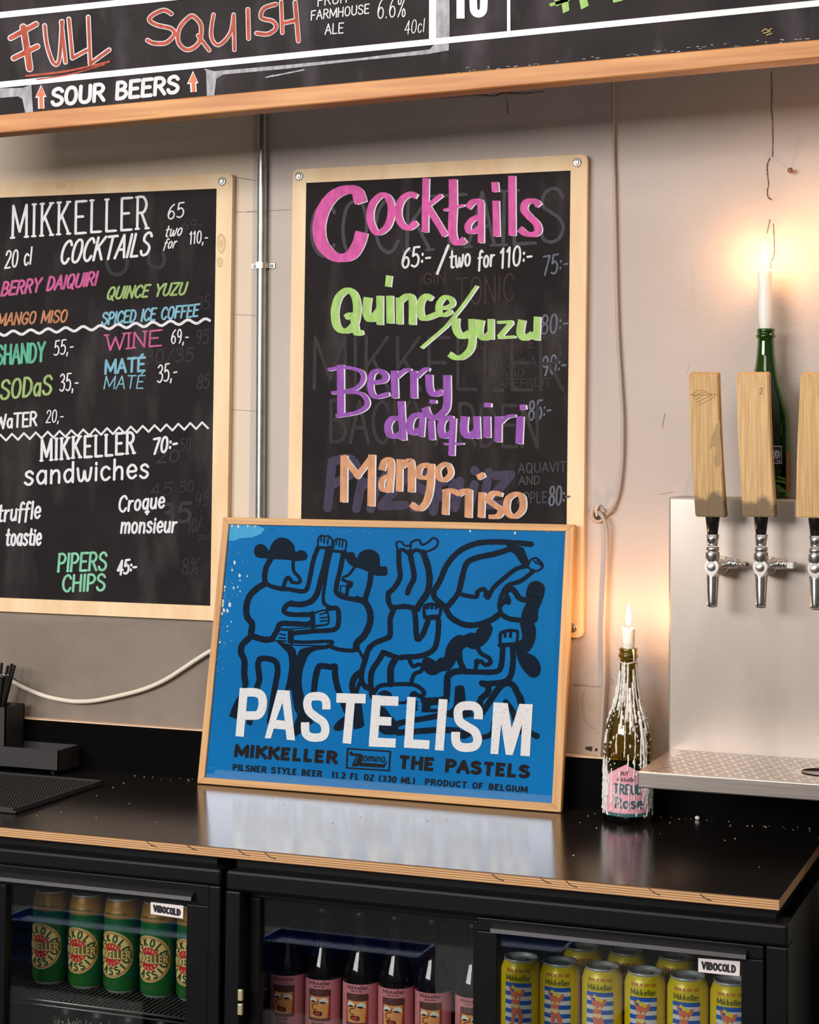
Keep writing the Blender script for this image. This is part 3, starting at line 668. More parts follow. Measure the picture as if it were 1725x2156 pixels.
d.poly([(48, 185), (66, 178), (70, 240), (54, 241), (47, 208), (38, 203), (-300, 232), (-300, 214), (0, 186)], lay=2); d.stroke([(70, 239), (140, 232), (300, 216), (420, 206)], 3, lay=2)
d.stroke([(640, 147), (560, 163), (575, 159)], 3, lay=2)
d.done('chalk_smear', M_SMEAR, MB_, 'smeared greyish white bands around the lower cell')
def outl(label, m, items, wadd=7):
    d = Draw(F)
    for s, w in items:
        d.strokes(s, (w+wadd)*S1, Z1, 2, 1, cap=True); d.strokes(s, w*S1, Z1, 4, 0, cap=True)
    d.done('lettering', [m, M_WHITEP], MB_, label)
outl('red word with white outline, underlined', M_REDM, [('98,115 112,200 125,288', 24), ('45,160 152,102', 18), ('58,245 157,196', 18), ('~188,108 198,190 225,265 250,250 262,90', 12), ('258,92 276,262', 12), ('290,80 305,245 365,212', 12), ('372,72 380,268 460,210', 12)], 9)
d = Draw(F); d.strokes('~110,320 280,300 460,260', 9*S1, Z1, 3); d.strokes('~155,335 300,312 440,272', 6*S1, Z1, 3); d.done('underline', M_REDM, MB_, 'double red underline')
outl('red word with white outline', M_REDM, [('~722,58 690,43 645,62 630,85 660,105 720,120 735,145 700,180 650,182 622,170', 14), ('~800,70 757,118 752,178 790,210 838,180 848,112 825,76 800,70', 14), ('835,150 882,212', 12), ('~900,62 890,150 920,190 970,140 985,62', 12), ('985,62 988,210', 12), ('1045,40 1048,162', 14), ('~1162,18 1112,36 1102,75 1150,90 1163,118 1130,143 1082,140', 14), ('1185,8 1190,138', 12), ('1244,10 1258,172', 15), ('1192,98 1246,86', 14)])
WM(Z1, M_WHITEP, 'small white capitals cut by the frame top', 'FRUIT', (1338, 26), (1472, 8), 45, 5, 2)
WM(Z1, M_WHITEP, 'small white capitals', 'FARMHOUSE', (1310, 85), (1555, 55), 38, 5, 2)
WM(Z1, M_WHITEP, 'small white capitals', 'ALE', (1370, 145), (1447, 138), 42, 5, 2)
WM(Z1, M_WHITEP, 'white strength figure', '6.6%', (1590, 78), (1710, 68), 85, 5, 4)
WM(zoomed(600, 0, .4058), M_WHITEP, 'small white measure', '40cl', (620, 178), (722, 164), 68, 5, 6)
WM(Z1, M_WHITEP, 'bold white capitals in the lower cell', 'SOUR BEERS', (218, 445), (750, 388), 68, 16, 4)
def arrow(pts, tip, ln):
    d = Draw(F); (x, y0), (x1, y1) = pts
    for lay, ad, mi in ((2, 3.2, 1), (4, 0, 0)):
        d.stroke([(x, y0+8), (x1, y1)], 7+ad*2, cap=False, lay=lay, mi=mi)
        d.poly([(x-tip-ad, y0+17+ad), (x+.5, y0-4-ad*1.2), (x+tip+ad, y0+15+ad)], lay=lay, mi=mi)
    d.done('arrow_mark', [M_ORARROW, M_WHITEP], MB_, 'orange upward arrow outlined in white')
arrow([(86, 186), (87, 229)], 9, 0); arrow([(406, 157), (408, 194)], 9, 0)
d = Draw(F); d.strokes('970,-60 970,39', 17, lambda p: p, 2, cap=False); d.strokes('~1008,-60 997,-50 997,10 1000,25 1008,29 1016,25 1019,10 1019,-50 1008,-60', 16, lambda p: p, 2, cap=False); d.done('number', M_WHITET, MB_, 'bold white printed number')
for q in ([(1160, -20), (1172, 14), (1190, 4), (1184, -20)], [(1180, -10), (1186, 28), (1199, 22), (1196, -12)], [(1216, -20), (1224, 20), (1240, 12), (1232, -20)], [(1156, 8), (1160, 14), (1200, 2), (1200, -6)], [(1288, -12), (1292, 6), (1312, 1), (1310, -12)], [(1330, -12), (1334, -1), (1352, -4), (1350, -12)]):
    d = Draw(F); d.poly(q, lay=2); d.done('lettering', M_LIME, MB_, 'lime green letter ends cut by the frame top')
d = Draw(F); d.strokes('~1605,66 1612,61 1618,64 1625,60;1608,70 1622,66;1614,74 1626,70', 2, lambda p: p, 2); d.done('mark', mat('ochre_mark', (186, 160, 96), .8), MB_, 'small ochre scribble')
d = Draw(F)
rr = random.Random(3)
for i in range(60):
    x = rr.uniform(930, 1700); y = 168-(x-862)*.0939+rr.uniform(-14, -1); d.stroke([(x, y), (x+rr.uniform(2, 9), y+rr.uniform(-2, 1))], rr.uniform(.7, 1.8), lay=2)
d.done('chalk_dust', M_SMEAR, MB_, 'chalk dust specks along the rail', kind='stuff')

# ================================================================== counter
ZC = .90
bt = thing('worktop', 'black laminated plywood worktop with a raw layered front edge', 'counter', (-1.6, -.3, .884))
bm = B(); box(bm, (-3.3, -.577, .8835), (-.4637, -.021, .8992)); obj('plywood_core', bm, M_PLYEDGE, bt, label='layered plywood with its raw striped edge')
bm = B(); box(bm, (-3.3, -.577, .8992), (-.4637, -.021, ZC)); obj('laminate_top', bm, M_LAM, bt, label='smooth black laminate face')
M_SCAR = mat('edge_scar', (84, 54, 36), .8)
for x, y in ((310, 1776), (395, 1783), (505, 1795), (560, 1801), (1040, 1847), (1140, 1853), (1195, 1861), (1370, 1877), (1478, 1889)):
    d = Draw(lambda x, y, l: W(x, y, -.5772)); d.strokes('%d,%d %d,%d %d,%d %d,%d' % (x-3, y-6, x+4, y, x+10, y+4, x+20, y+7), 2.2, lambda q: q, rough=.3); d.done('edge_scar', M_SCAR, bt, 'dark scar in the plywood edge')
sp = thing('backsplash', 'low black backsplash board with a thin pale plywood top edge', 'backsplash', (-1.6, -.01, ZC))
bm = B(); box(bm, (-3.3, -.0205, ZC), (-.30, -.001, .9955)); obj('board', bm, M_SPLASH, sp)
bm = B(); box(bm, (-3.3, -.0205, .9955), (-.30, -.001, .9982)); obj('top_edge', bm, mat('pale_ply_strip', (232, 196, 162), .6, noise=.15, nscale=30), sp, label='pale raw plywood strip')

# crumbs of wax and dust
bm = B(); rr = random.Random(11)
for i in range(150):
    x = rr.uniform(-1.85, -.47); y = -.026-abs(rr.gauss(0, .02)) if rr.random() < .7 else rr.uniform(-.5, -.03)
    if -1.72 < x < -.92 and y > -.10: continue
    s = rr.uniform(.0005, .0013); box(bm, (x, y, ZC), (x+s*rr.uniform(1, 2.2), y+s*1.5, ZC+s*.8))
o = obj('wax_crumbs', bm, mat('crumb_pale', (190, 180, 160), .8), org=(-1.2, -.05, ZC)); tag(o, 'tiny pale crumbs scattered along the back of the black worktop', 'crumbs'); o['kind'] = 'stuff'
p = G(1469, 1726, ZC); bm = B()
bmesh.ops.create_icosphere(bm, subdivisions=2, radius=.005, matrix=Matrix.Translation((p.x, p.y, ZC+.0035)) @ Matrix.Diagonal((1, .9, .75, 1)))
tag(obj('wax_lump', bm, mat('wax_lump_white', (225, 222, 222), .5), smooth=True, org=(p.x, p.y, ZC)), 'small round white lump of wax on the worktop under the drip tray', 'wax')

# ================================================================== framed poster
pBL, pBR = Vector((-1.6917, -.0715, .9015)), Vector((-.9456, -.0715, .9015))
pTL, pTR = W(470, 1089, -.037), W(1210, 1104.5, -.037)
pn = (pBR-pBL).cross(pTL-pBL).normalized()
if pn.y > 0: pn = -pn
def PO(x, y, lay):
    d = ray(x, y); t = ((pBL-CAM).dot(pn))/d.dot(pn)
    return CAM + d*t + pn*(.00025*lay-.0045)
POS = thing('framed_poster', 'large blue poster of linked black figures in a slim oak frame leaning on the wall', 'poster', (pBL+pBR)/2)
oc = [pTL, pTR, pBR, pBL]
ic = [PO(x, y, 18) for x, y in ((481.5, 1104), (1190.5, 1118.5), (1162, 1692), (430.5, 1637))]
def bar(a, b, c, dd, m):
    bm = B(); prism(bm, [a, b, c, dd], -pn*.0145); bmesh.ops.bevel(bm, geom=list(bm.edges), offset=.0009, segments=1, affect='EDGES')
    return obj('frame_bar', bm, m, POS)
for i, m in ((0, M_FRAMEH), (1, M_FRAMEV), (2, M_FRAMEH), (3, M_FRAMEV)): bar(oc[i], oc[(i+1) % 4], ic[(i+1) % 4], ic[i], m)
bm = B(); sh = [PO(x, y, 0) for x, y in ((478, 1101), (1193, 1115), (1166, 1696), (427, 1640))]
prism(bm, sh, -pn*.003); M_BLUE = mat('poster_blue', (0, 112, 180), .6, rgb2=(0, 102, 164), nscale=4, detail=3, coat=1, spec=.04); obj('print', bm, M_BLUE, POS, label='bright blue glossy print')
M_INK = mat('poster_ink', (2, 22, 40), .6, coat=1, spec=.04); M_PWHITE = mat('poster_white', (222, 222, 222), .5, rgb2=(214, 214, 216), nscale=300, coat=1, spec=.04); M_PTEXT = mat('poster_text_black', (30, 25, 27), .6, coat=1, spec=.04)
M_PALEBLUE = mat('poster_worn_blue', (70, 164, 212), .5, noise=.1, nscale=80, coat=1, spec=.04)
ZA = zoomed(400, 1080, .24348); ZB = zoomed(800, 1080, .25507); ZE = zoomed(460, 1300, .23188); ZF = zoomed(740, 1240, .15072); ZG = zoomed(760, 1420, .23188)
d = Draw(PO)
# worn top-left corner and flecks
d.poly([(481, 1104), (538, 1106), (556, 1113), (548, 1124), (530, 1131), (505, 1133), (492, 1138), (480, 1139)], lay=1, mi=1)
rr = random.Random(5)
def fleck(x, y, s, mi=0): d.poly([(x+s*rr.uniform(.6, 1)*math.cos(a), y+1.6*s*rr.uniform(.6, 1)*math.sin(a)) for a in [k*PI/3 for k in range(6)]], lay=2, mi=mi)
for x, y, s in ((492, 1184, 3.2), (487, 1200, 2.4), (503, 1212, 3), (519, 1213, 1.8), (504, 1222, 1.8), (490, 1238, 2.4), (499, 1236, 1.8), (504, 1245, 1.6), (472, 1236, 2.5), (471, 1243, 1.8), (468, 1266, 3.4), (467, 1274, 3), (482, 1273, 3.8), (477, 1286, 3.2), (470, 1285, 3), (466, 1292, 2.6), (485, 1309, 1.6), (477, 1319, 1.8), (477, 1329, 1.5), (461, 1352, 2), (470, 1353, 1), (989, 1118, 2.2), (1083, 1122, 2.6), (1152, 1120, 1), (940, 1125, .8), (487, 1107, 2), (500, 1108, 2.8), (520, 1107, 2.4), (535, 1108, 1.8)): fleck(x, y, s)
for i in range(110):
    t = rr.random(); fleck(480-40*t+abs(rr.gauss(0, 14)), 1150+280*t, rr.uniform(.25, .7))
for i in range(40): fleck(rr.uniform(490, 780), 1107+rr.random()*16, rr.uniform(.25, .6))
d.done('print_wear', [M_PWHITE, M_PALEBLUE], POS, 'pale worn corner and white flecks at the left edge', kind='stuff')
d = Draw(PO)
def A_(s, w): d.strokes(s, w*.24348, ZA, 3, 0, True, rough=.06)
def B_(s, w): d.strokes(s, w*.25507, ZB, 3, 0, True, rough=.06)
def E_(s, w): d.strokes(s, w*.23188, ZE, 3, 0, True, rough=.06)
def F_(s, w): d.strokes(s, w*.15072, ZF, 3, 0, True, rough=.06)
def G_(s, w): d.strokes(s, w*.23188, ZG, 3, 0, True, rough=.06)
# first seated man
d.fill('~548,330 562,285 605,266 645,285 676,322 700,268 742,224 790,212 848,230 892,278 906,335 940,322 985,330 1008,365 1000,400 960,412 900,416 850,407 790,402 720,400 640,392 580,385 555,362', ZA, 3)
A_('~690,400 652,470 638,550 645,605', 46); A_('~640,600 690,632 780,655 850,660 960,678 1005,655 1030,560 1060,410 1100,300', 38)
A_('~885,415 890,500 930,548 948,588 918,605 875,598', 28); A_('~875,598 848,560 825,572 800,640', 34)
A_('~1098,290 1104,222 1130,195 1160,202 1190,198 1216,222 1226,245 1216,290', 15); A_('1130,205 1126,245;1158,206 1152,258;1190,215 1182,265', 13); A_('1095,296 1218,306', 26)
A_('~1192,306 1165,430 1130,560 1095,690 1045,760 960,790 860,785', 50); A_('~870,775 828,800 806,850 870,878 1030,878', 42)
A_('~640,612 570,655 505,725 480,820 490,905 530,960 522,1050 560,1075 640,1096 705,1090', 54)
A_('~705,1085 745,1020 775,960 880,958 1000,962 1055,945', 46); A_('1052,868 1056,985', 42)
A_('~1070,866 1130,845 1178,850 1195,935 1170,965 1080,975', 14); A_('1118,878 1172,862;1122,908 1178,902;1122,938 1180,930', 13)
A_('~785,1000 900,1000 1060,985 1180,968', 10)
# second seated man
A_('~1218,322 1190,430 1162,600 1146,730 1160,790 1230,822', 28); A_('~1190,828 1268,830 1278,940 1240,1008 1060,1022 880,1040', 42)
A_('~1236,300 1236,250 1262,225 1300,226 1340,240 1345,282 1334,330', 14); A_('1262,236 1256,276;1290,236 1283,286;1316,240 1308,296', 12); A_('1222,326 1340,338', 26)
A_('~1322,340 1295,480 1262,620 1262,690 1310,725 1400,745 1500,760', 42); A_('~1440,745 1510,775 1550,860 1548,960 1500,1060 1440,1120 1430,1175', 56)
d.fill('~1338,388 1344,350 1380,338 1412,346 1434,392 1462,345 1520,316 1582,322 1630,370 1640,458 1690,462 1702,500 1690,540 1600,540 1540,512 1480,485 1420,468 1370,440', ZA, 3)
A_('~1420,462 1370,530 1318,556', 22); A_('~1314,576 1345,592 1392,605 1376,640 1352,645', 26); A_('1362,620 1348,712', 30); A_('1296,632 1296,690 1350,708', 10); A_('1296,630 1350,630', 9); A_('~1560,510 1545,620 1508,745', 46)
A_('870,1028 872,1115', 42); A_('~870,1112 1000,1118 1215,1112 1200,1150', 30); A_('~780,1012 850,1016', 12); A_('845,1020 842,1128', 10); A_('770,1048 816,1054;764,1080 816,1084;752,1106 822,1108', 14); A_('~700,1092 780,1122 860,1142 1180,1150', 12); A_('~1190,1148 1280,1180 1400,1190 1445,1170', 36)
# their legs
E_('~268,190 208,250 198,320 228,395 226,510 238,600', 56)
d.fill('90,900 112,830 150,750 200,680 215,600 262,600 240,710 200,790 180,840 170,900 160,925', ZE, 3)
E_('~340,640 364,560 352,440 372,378 450,376 512,405 530,480 512,600 490,720 470,860 455,950', 52)
d.fill('250,930 305,930 300,970 280,982 250,970', ZE, 3)
d.fill('~520,212 640,250 690,292 705,345 740,290 840,266 920,258 985,262 980,286 880,300 815,340 780,410 755,500 748,610 765,700 775,820 850,945 830,970 750,1040 690,1075 676,990 710,890 690,850 668,760 652,660 600,665 620,560 636,430 622,330 580,280', ZE, 3)
E_('~858,690 872,560 902,452 950,442 1020,452 1050,445 1052,520 1070,620 1110,740 1160,860', 54)
E_('~1268,300 1310,380 1306,470 1270,520', 26); E_('~1280,500 1232,540 1208,620 1222,690', 56); E_('~1252,690 1270,620 1300,560', 24)
d.fill('~1038,1000 1080,940 1150,890 1200,880 1190,960 1120,1022 1060,1030', ZE, 3); d.fill('1232,780 1292,770 1306,890 1318,980 1290,1005 1225,1018 1215,900', ZE, 3)
# upside-down legs and middle figure
B_('~150,320 152,420 160,530 110,620 65,665 68,740 95,785', 42); B_('~240,320 260,420 276,530 240,610 222,660', 44); B_('~350,325 390,440 404,560 385,660 330,740 300,795', 52)
B_('~150,330 165,305 190,305 230,335', 30); B_('~255,330 290,305 330,318 355,345', 30); B_('~145,318 130,248 172,238 200,270 250,265', 15); B_('~250,315 252,245 315,222 342,262 392,240 438,205 474,235 452,285 375,322', 17)
F_('~550,262 640,252 750,245 850,265 920,285', 72); F_('~580,290 532,420 530,640 480,690 330,750 230,840 180,1000 135,1150 132,1290 190,1370 240,1385', 74)
F_('~865,290 885,420 895,600 915,705 985,640 1040,500 1075,405', 74); F_('~1060,405 1130,395 1195,410 1208,520 1190,700 1150,830 1050,905 900,945 750,950 640,960 540,925 430,885', 74)
F_('~1018,405 1005,310 1015,240', 46); F_('~1015,235 1080,215 1150,218 1235,255', 46); F_('~1240,260 1232,330 1210,400', 44); F_('1062,240 1058,268;1115,240 1112,268;1175,245 1172,270', 40)
F_('~435,890 370,1000 290,1120 262,1220 262,1380 280,1500', 76); F_('~600,985 545,1090 535,1200 540,1330', 92); F_('~800,990 850,1080 930,1055 985,1075 960,1150 870,1190 825,1310', 56)
F_('~320,1430 370,1365 470,1340 690,1330 860,1340 960,1390 1005,1450 985,1490 940,1500', 58); d.fill('~360,1470 420,1425 480,1420 530,1445 560,1495 480,1490', ZF, 3); d.fill('~805,1500 820,1450 875,1425 930,1460 1010,1490 980,1540 900,1510', ZF, 3); F_('~650,1590 740,1588 780,1550', 40)
F_('~240,1380 290,1420 300,1500', 60); F_('100,1300 60,1420 30,1450', 40)
F_('~1000,1560 1130,1560 1280,1545 1325,1480 1330,1240', 90); F_('~1325,1300 1345,1200 1420,1160 1500,1150', 90); d.fill('980,1540 1220,1540 1220,1620 1100,1630 1085,1690 1200,1700 1190,1725 970,1725', ZF, 3); F_('900,1570 900,1700', 14); F_('890,1580 910,1582;888,1630 915,1632;888,1690 915,1690', 20)
# leaping figure on the right
B_('~1245,258 1100,245 920,238 780,255 650,315 550,425 490,560 440,650 455,710 545,780', 46); B_('~1060,300 940,338 800,368 712,415 672,540 640,660 560,765', 46)
d.fill('1030,245 1180,285 1225,395 1220,430 1170,432 1110,340 1060,312', ZB, 3)
B_('~535,780 580,860 680,918 780,925 900,890 990,830', 48); B_('~640,665 720,685 792,690 802,650 850,628 872,660 885,700 935,615 1030,530 1120,462 1200,440', 36); d.fill('~850,690 858,655 890,640 912,670 895,705 870,705', ZB, 3)
B_('~1262,480 1160,560 1050,600 1000,680 982,760 995,835', 36); B_('~1218,438 1240,390 1285,372 1334,415 1336,452 1280,480 1218,450', 16); B_('1268,395 1288,418;1296,392 1312,425;1318,415 1328,440', 14)
B_('~995,835 1060,872 1150,885 1185,880', 42); B_('~1045,640 1080,625 1110,650 1145,700 1195,720', 48); d.fill('~1030,640 1068,690 1078,735 1060,760 1030,752 1000,780 980,760 985,715 1020,700', ZB, 3)
B_('~1300,630 1275,720 1240,800 1225,870', 116); d.fill('~1215,610 1245,570 1300,562 1345,590 1358,640 1330,700 1285,750 1230,770 1200,700', ZB, 3); d.fill('~1190,780 1298,770 1300,830 1298,880 1260,915 1190,900 1160,890', ZB, 3)
d.fill('~1155,880 1260,910 1284,980 1270,1070 1215,1150 1130,1160 1120,1070 1170,1030', ZB, 3); d.fill('~1125,1140 1210,1155 1280,1190 1320,1260 1315,1330 1270,1360 1220,1340 1150,1250', ZB, 3)
# small figure with plaits
d.fill('~345,1245 350,1205 390,1190 440,1215 455,1225 490,1195 525,1190 540,1120 580,1050 640,1008 690,1010 740,988 785,990 800,960 850,920 900,915 925,950 910,1010 870,1070 820,1110 760,1125 700,1110 640,1190 600,1260 560,1300 500,1310 450,1338 400,1335 360,1300', ZB, 3)
B_('~650,1150 655,1220 690,1300', 48); B_('~800,1110 830,1160 890,1195 908,1235 870,1255 830,1225', 36); d.fill('775,1215 800,1200 840,1225 810,1250 800,1290 770,1290', ZB, 3)
B_('~545,1550 545,1420 560,1350 620,1312 720,1310 900,1315 975,1300 1000,1240 1010,1110', 46); B_('~988,1100 990,1000 1020,985', 26); B_('~1000,985 1050,972 1100,970 1130,980', 26); B_('~1132,975 1130,1040 1115,1090', 22); B_('1030,985 1028,1020;1075,985 1073,1022', 24); B_('985,1092 1110,1085', 36)
B_('~1090,1090 1095,1200 1080,1330 1030,1390 900,1410 835,1405', 48); B_('~845,1410 890,1432 880,1490 825,1545 820,1640', 52); B_('~840,1650 900,1560 975,1450 1040,1405 1100,1430 1150,1540 1165,1640', 52)
d.fill('~605,1640 630,1450 655,1424 688,1440 702,1550 705,1650', ZB, 3)
# shapes under the lettering
G_('~315,455 400,430 600,395 700,375 830,350 930,370', 52); G_('~340,430 440,440 480,420', 30); G_('~330,530 480,520 700,505 870,510', 56); d.fill('160,285 210,300 260,370 320,430 330,470 340,540 260,550 200,545 155,510', ZG, 3); d.fill('870,500 1000,520 990,560 930,590 890,575', ZG, 3)
G_('~1100,570 1160,555 1195,510 1200,440', 46); G_('~1090,350 1180,230 1260,110', 44); G_('~1310,250 1370,330 1400,420 1440,520', 50); G_('~1440,200 1470,330 1500,500 1590,560', 56); d.fill('840,240 850,110 900,98 935,130 945,240', ZG, 3); d.fill('840,290 860,270 1000,330 1020,380 900,400 790,390 780,340', ZG, 3); G_('600,320 700,320', 16)
d.done('figure_drawing', M_INK, POS, 'thick near-black brush drawing of linked figures')
d = Draw(PO)
def GE(s, w): d.strokes(s, w*.23188, ZE, 5, cap=False)
def GG(s, w): d.strokes(s, w*.23188, ZG, 5, cap=False)
GE('186,1082 226,643', 76); GE('~212,683 330,683 388,720 394,810 362,880 300,892 205,889', 78)
d.fill('415,1098 530,660 588,662 578,770 520,930 497,1010 470,1100', ZE, 5); d.fill('588,662 640,665 690,1118 615,1112 603,1020 597,940 576,770', ZE, 5); d.fill('518,930 598,940 604,1020 496,1010', ZE, 5)
GE('~975,836 972,765 940,725 885,716 825,728 802,775 818,850 880,905 945,952 966,1015 948,1075 890,1092 825,1085 786,1045 782,953', 76)
GE('1066,731 1332,739', 86); GE('1197,740 1161,1146', 78)
GE('1432,708 1400,1174', 80); GE('1395,754 1630,762', 86); GE('1400,938 1566,946', 78); GE('1362,1132 1605,1142', 82)
GG('455,207 426,667', 78); GG('388,626 618,640', 80); GG('743,226 707,691', 80)
GG('~1062,408 1062,335 1030,293 970,284 905,295 878,342 893,425 960,475 1030,520 1056,590 1033,648 965,666 895,655 859,610 857,523', 80)
d.fill('1172,722 1200,255 1330,262 1365,490 1435,268 1557,272 1530,745 1445,740 1460,450 1375,735 1312,730 1270,450 1243,726', ZG, 5)
d.done('title_lettering', M_PWHITE, POS, 'big worn white block capitals')
d = Draw(PO)
for i in range(420):
    x = rr.uniform(497, 1116); y = 1449+(x-497)*.062+rr.uniform(0, 104); s = rr.uniform(.25, .9)
    d.poly([(x+s*math.cos(k*1.2566), y+s*math.sin(k*1.2566)) for k in range(5)], lay=6)
d.done('title_wear', M_BLUE, POS, 'blue specks in the worn white letters', kind='stuff')
d = Draw(PO)
d.text('MIKKELLER', (494, 1590.5), (706, 1605.5), 20.5, 7.4, 2, cap=False, lay=5, sp=24)
d.text('THE PASTELS', (839, 1615), (1111, 1636), 21.5, 7.6, 2, cap=False, lay=5, sp=22)
d.text('PILSNER STYLE BEER', (489, 1621), (675, 1635), 11, 3, 1, cap=False, lay=5, sp=26); d.text('11.2 FL OZ (330 ML)', (697, 1637), (871, 1650), 11, 3, 1, cap=False, lay=5, sp=26); d.text('PRODUCT OF BELGIUM', (894, 1651.5), (1108, 1668), 11, 3, 1, cap=False, lay=5, sp=26)
for a, b in (((1165, 1192), (1560, 1218)), ((1555, 1212), (1543, 1398)), ((1549, 1392), (1150, 1366)), ((1156, 1372), (1168, 1188))): d.strokes('%d,%d %d,%d' % (a+b), 3.2, ZE, 5, cap=False)
d.fill('1290,1318 1495,1333 1528,1300 1500,1366 1278,1352', ZE, 5); d.fill('~1185,1225 1205,1218 1215,1235 1290,1240 1304,1262 1290,1320 1262,1350 1205,1348 1222,1310 1238,1258 1200,1258 1186,1245', ZE, 5)
d.text('omino', ZE((1305, 1303)), ZE((1500, 1315)), 16, 2.1, 4, cap=False, lay=5)
d.done('small_lettering', M_PTEXT, POS, 'black block capitals and boxed emblem below the title')
d = Draw(PO); d.strokes('1262,1258 1240,1330', 1.5, ZE, 7, cap=False); d.done('emblem_cut', M_BLUE, POS)

# ================================================================== cables
def cable(name, label, px, Y, r, m, cat='cable'):
    P = cr_pts([tuple(W(x, y, Y if not isinstance(Y, list) else Y[i])) for i, (x, y) in enumerate(px)], 8)
    bm = B(); tube(bm, P, r, 14); o = obj(name, bm, m, org=P[len(P)//2]); tag(o, label, cat); return o
M_GCAB = mat('grey_cable', (176, 158, 146), .45); M_WCAB = mat('cream_cable', (222, 212, 194), .4)
cable('wall_cable', 'pale cable sagging along the concrete wall behind the straws', [(-60, 1395), (10, 1425), (30, 1437), (60, 1452), (100, 1467), (140, 1475), (165, 1477), (200, 1475), (250, 1465), (300, 1452), (345, 1433), (385, 1408), (415, 1388), (445, 1370), (490, 1350), (540, 1335)], [-.012]*16, .0046, M_WCAB)
cable('wall_cable', 'long grey twin cable hanging down the wall right of the tall chalkboard', [(1291, 90), (1291.5, 300), (1294, 400), (1297, 560), (1299, 640), (1302, 720), (1307, 800), (1311.5, 880), (1311, 960), (1307, 1010), (1303, 1035), (1296, 1058), (1285, 1075), (1275, 1086)], [-.008]*12+[-.012, -.004], .0032, M_GCAB)
cable('wall_cable', 'grey cable dropping from the wall plug hole down behind the wax-covered bottle', [(1258, 1084), (1262, 1080), (1269, 1088), (1275, 1103), (1278, 1125), (1278, 1180), (1275, 1250), (1272, 1330), (1273, 1420), (1271, 1470), (1267, 1540), (1263, 1596)], [.002, -.014, -.018, -.018, -.016]+[-.012]*7, .0040, M_GCAB)
c = W(1260, 1083, 0); RG = thing('wall_grommet', 'round wall grommet where the grey cables meet', 'grommet', (c.x, 0, c.z))
bm = B(); lathe(bm, [(.0165, 0), (.0165, .004), (.0145, .0055), (.0085, .0055), (.0078, .002)], (c.x, 0, c.z), 28, axis=(0, -1, 0), capt=True); obj('ring', bm, mat('grommet_pale', (186, 162, 144), .6), RG, smooth=False)
bm = B(); lathe(bm, [(.0084, .0056), (.0076, .0058)], (c.x+.001, 0, c.z-.002), 20, axis=(0, -1, 0)); obj('hole', bm, M_SLOT, RG, label='dark opening')
bm = B(); tube(bm, cr_pts([tuple(W(1262, 1063, -.006)), tuple(W(1257, 1070, -.012)), tuple(W(1256, 1078, -.012)), tuple(W(1257, 1086, -.007))], 6), .0024, 10); obj('cable_end', bm, mat('cable_white_end', (222, 204, 184), .5), RG)

# ================================================================== bar caddy with straws
cx1 = -1.988; cy0, cy1 = -.1035, -.0225; z0, z1 = .9085, .951
cad = thing('bar_caddy', 'black plastic bar caddy with a low tray and a tall straw compartment', 'caddy', (-2.08, -.06, ZC))
tt = .0028
bm = B()
box(bm, (-2.33, cy0, z0), (cx1, cy1, z0+tt)); box(bm, (-2.33, cy0, z0), (cx1, cy0+tt, z1)); box(bm, (-2.33, cy1-tt, z0), (cx1, cy1, z1)); box(bm, (cx1-tt, cy0, z0), (cx1, cy1, z1)); box(bm, (-2.33, cy0, z0), (-2.33+tt, cy1, z1))
obj('tray', bm, M_CADDY, cad)
hx = -2.118; hz = 1.029
bm = B(); box(bm, (-2.23, cy0+.006, z1-.002), (hx, cy0+.006+tt, hz)); box(bm, (-2.23, cy1-.004-tt, z1-.002), (hx, cy1-.004, hz)); box(bm, (hx-tt, cy0+.006, z0+tt), (hx, cy1-.004, hz)); box(bm, (-2.23, cy0+.006, z0+tt), (-2.23+tt, cy1-.004, hz))
obj('straw_compartment', bm, M_CADDY, cad)
for x in (cx1-.02, -2.31):
    for y in (cy0+.014, cy1-.012):
        bm = B(); lathe(bm, [(.003, 0), (.0075, .009)], (x, y, ZC), 14); obj('foot', bm, M_CADDY, cad)
# straws: (bottom px x, top px x, top px y)
M_STRAW = mat('black_straw', (24, 22, 22), .3); M_STRAWIN = mat('straw_white_inside', (228, 224, 220), .5)
ws = [(8, 31, 1401, -.062, 0), (3, 25, 1398, -.045, 0), (-2, 17, 1402, -.035, 0), (-6, 4, 1396, -.05, 0), (4, 17, 1421, -.085, 1), (-2, 10, 1422, -.085, 1), (-8, 5, 1420, -.078, 1), (-12, 0, 1421, -.088, 1), (-3, 4, 1424, -.092, 1)]
lab = ['tall black straw farthest right in the caddy', 'tall black straw second from the right in the caddy', 'shorter tall black straw third from the right', 'tall black straw at the left frame edge', 'short black straw with white inside nearest the tall right-hand ones', 'short white-tipped black straw second along', 'short white-tipped black straw third along', 'short white-tipped black straw at the left frame edge', 'short black straw standing in front of the others']
for i, (xb, xt, yt, Y, wt) in enumerate(ws):
    tp = W(xt, yt, Y); bt_ = W(xb, 1492, Y); dr = (bt_-tp).normalized(); ln = (tp.z-.9125)/(-dr.z); lo = tp+dr*ln
    lo.x = max(lo.x, -2.222); lo.x = min(lo.x, hx-.008)
    s_ = thing('drinking_straw', lab[i], 'straw', lo, 'black straws in the bar caddy')
    bm = B(); tube(bm, [lo, tp], .0031, 14, cap=False); tube(bm, [tp, lo], .0026, 14, cap=False); obj('tube', bm, M_STRAW, s_)
    if wt:
        bm = B(); ax = (tp-lo).normalized(); tube(bm, [tp-ax*.0006, tp], .0029, 14); obj('white_tip', bm, M_STRAWIN, s_, label='white cut end')

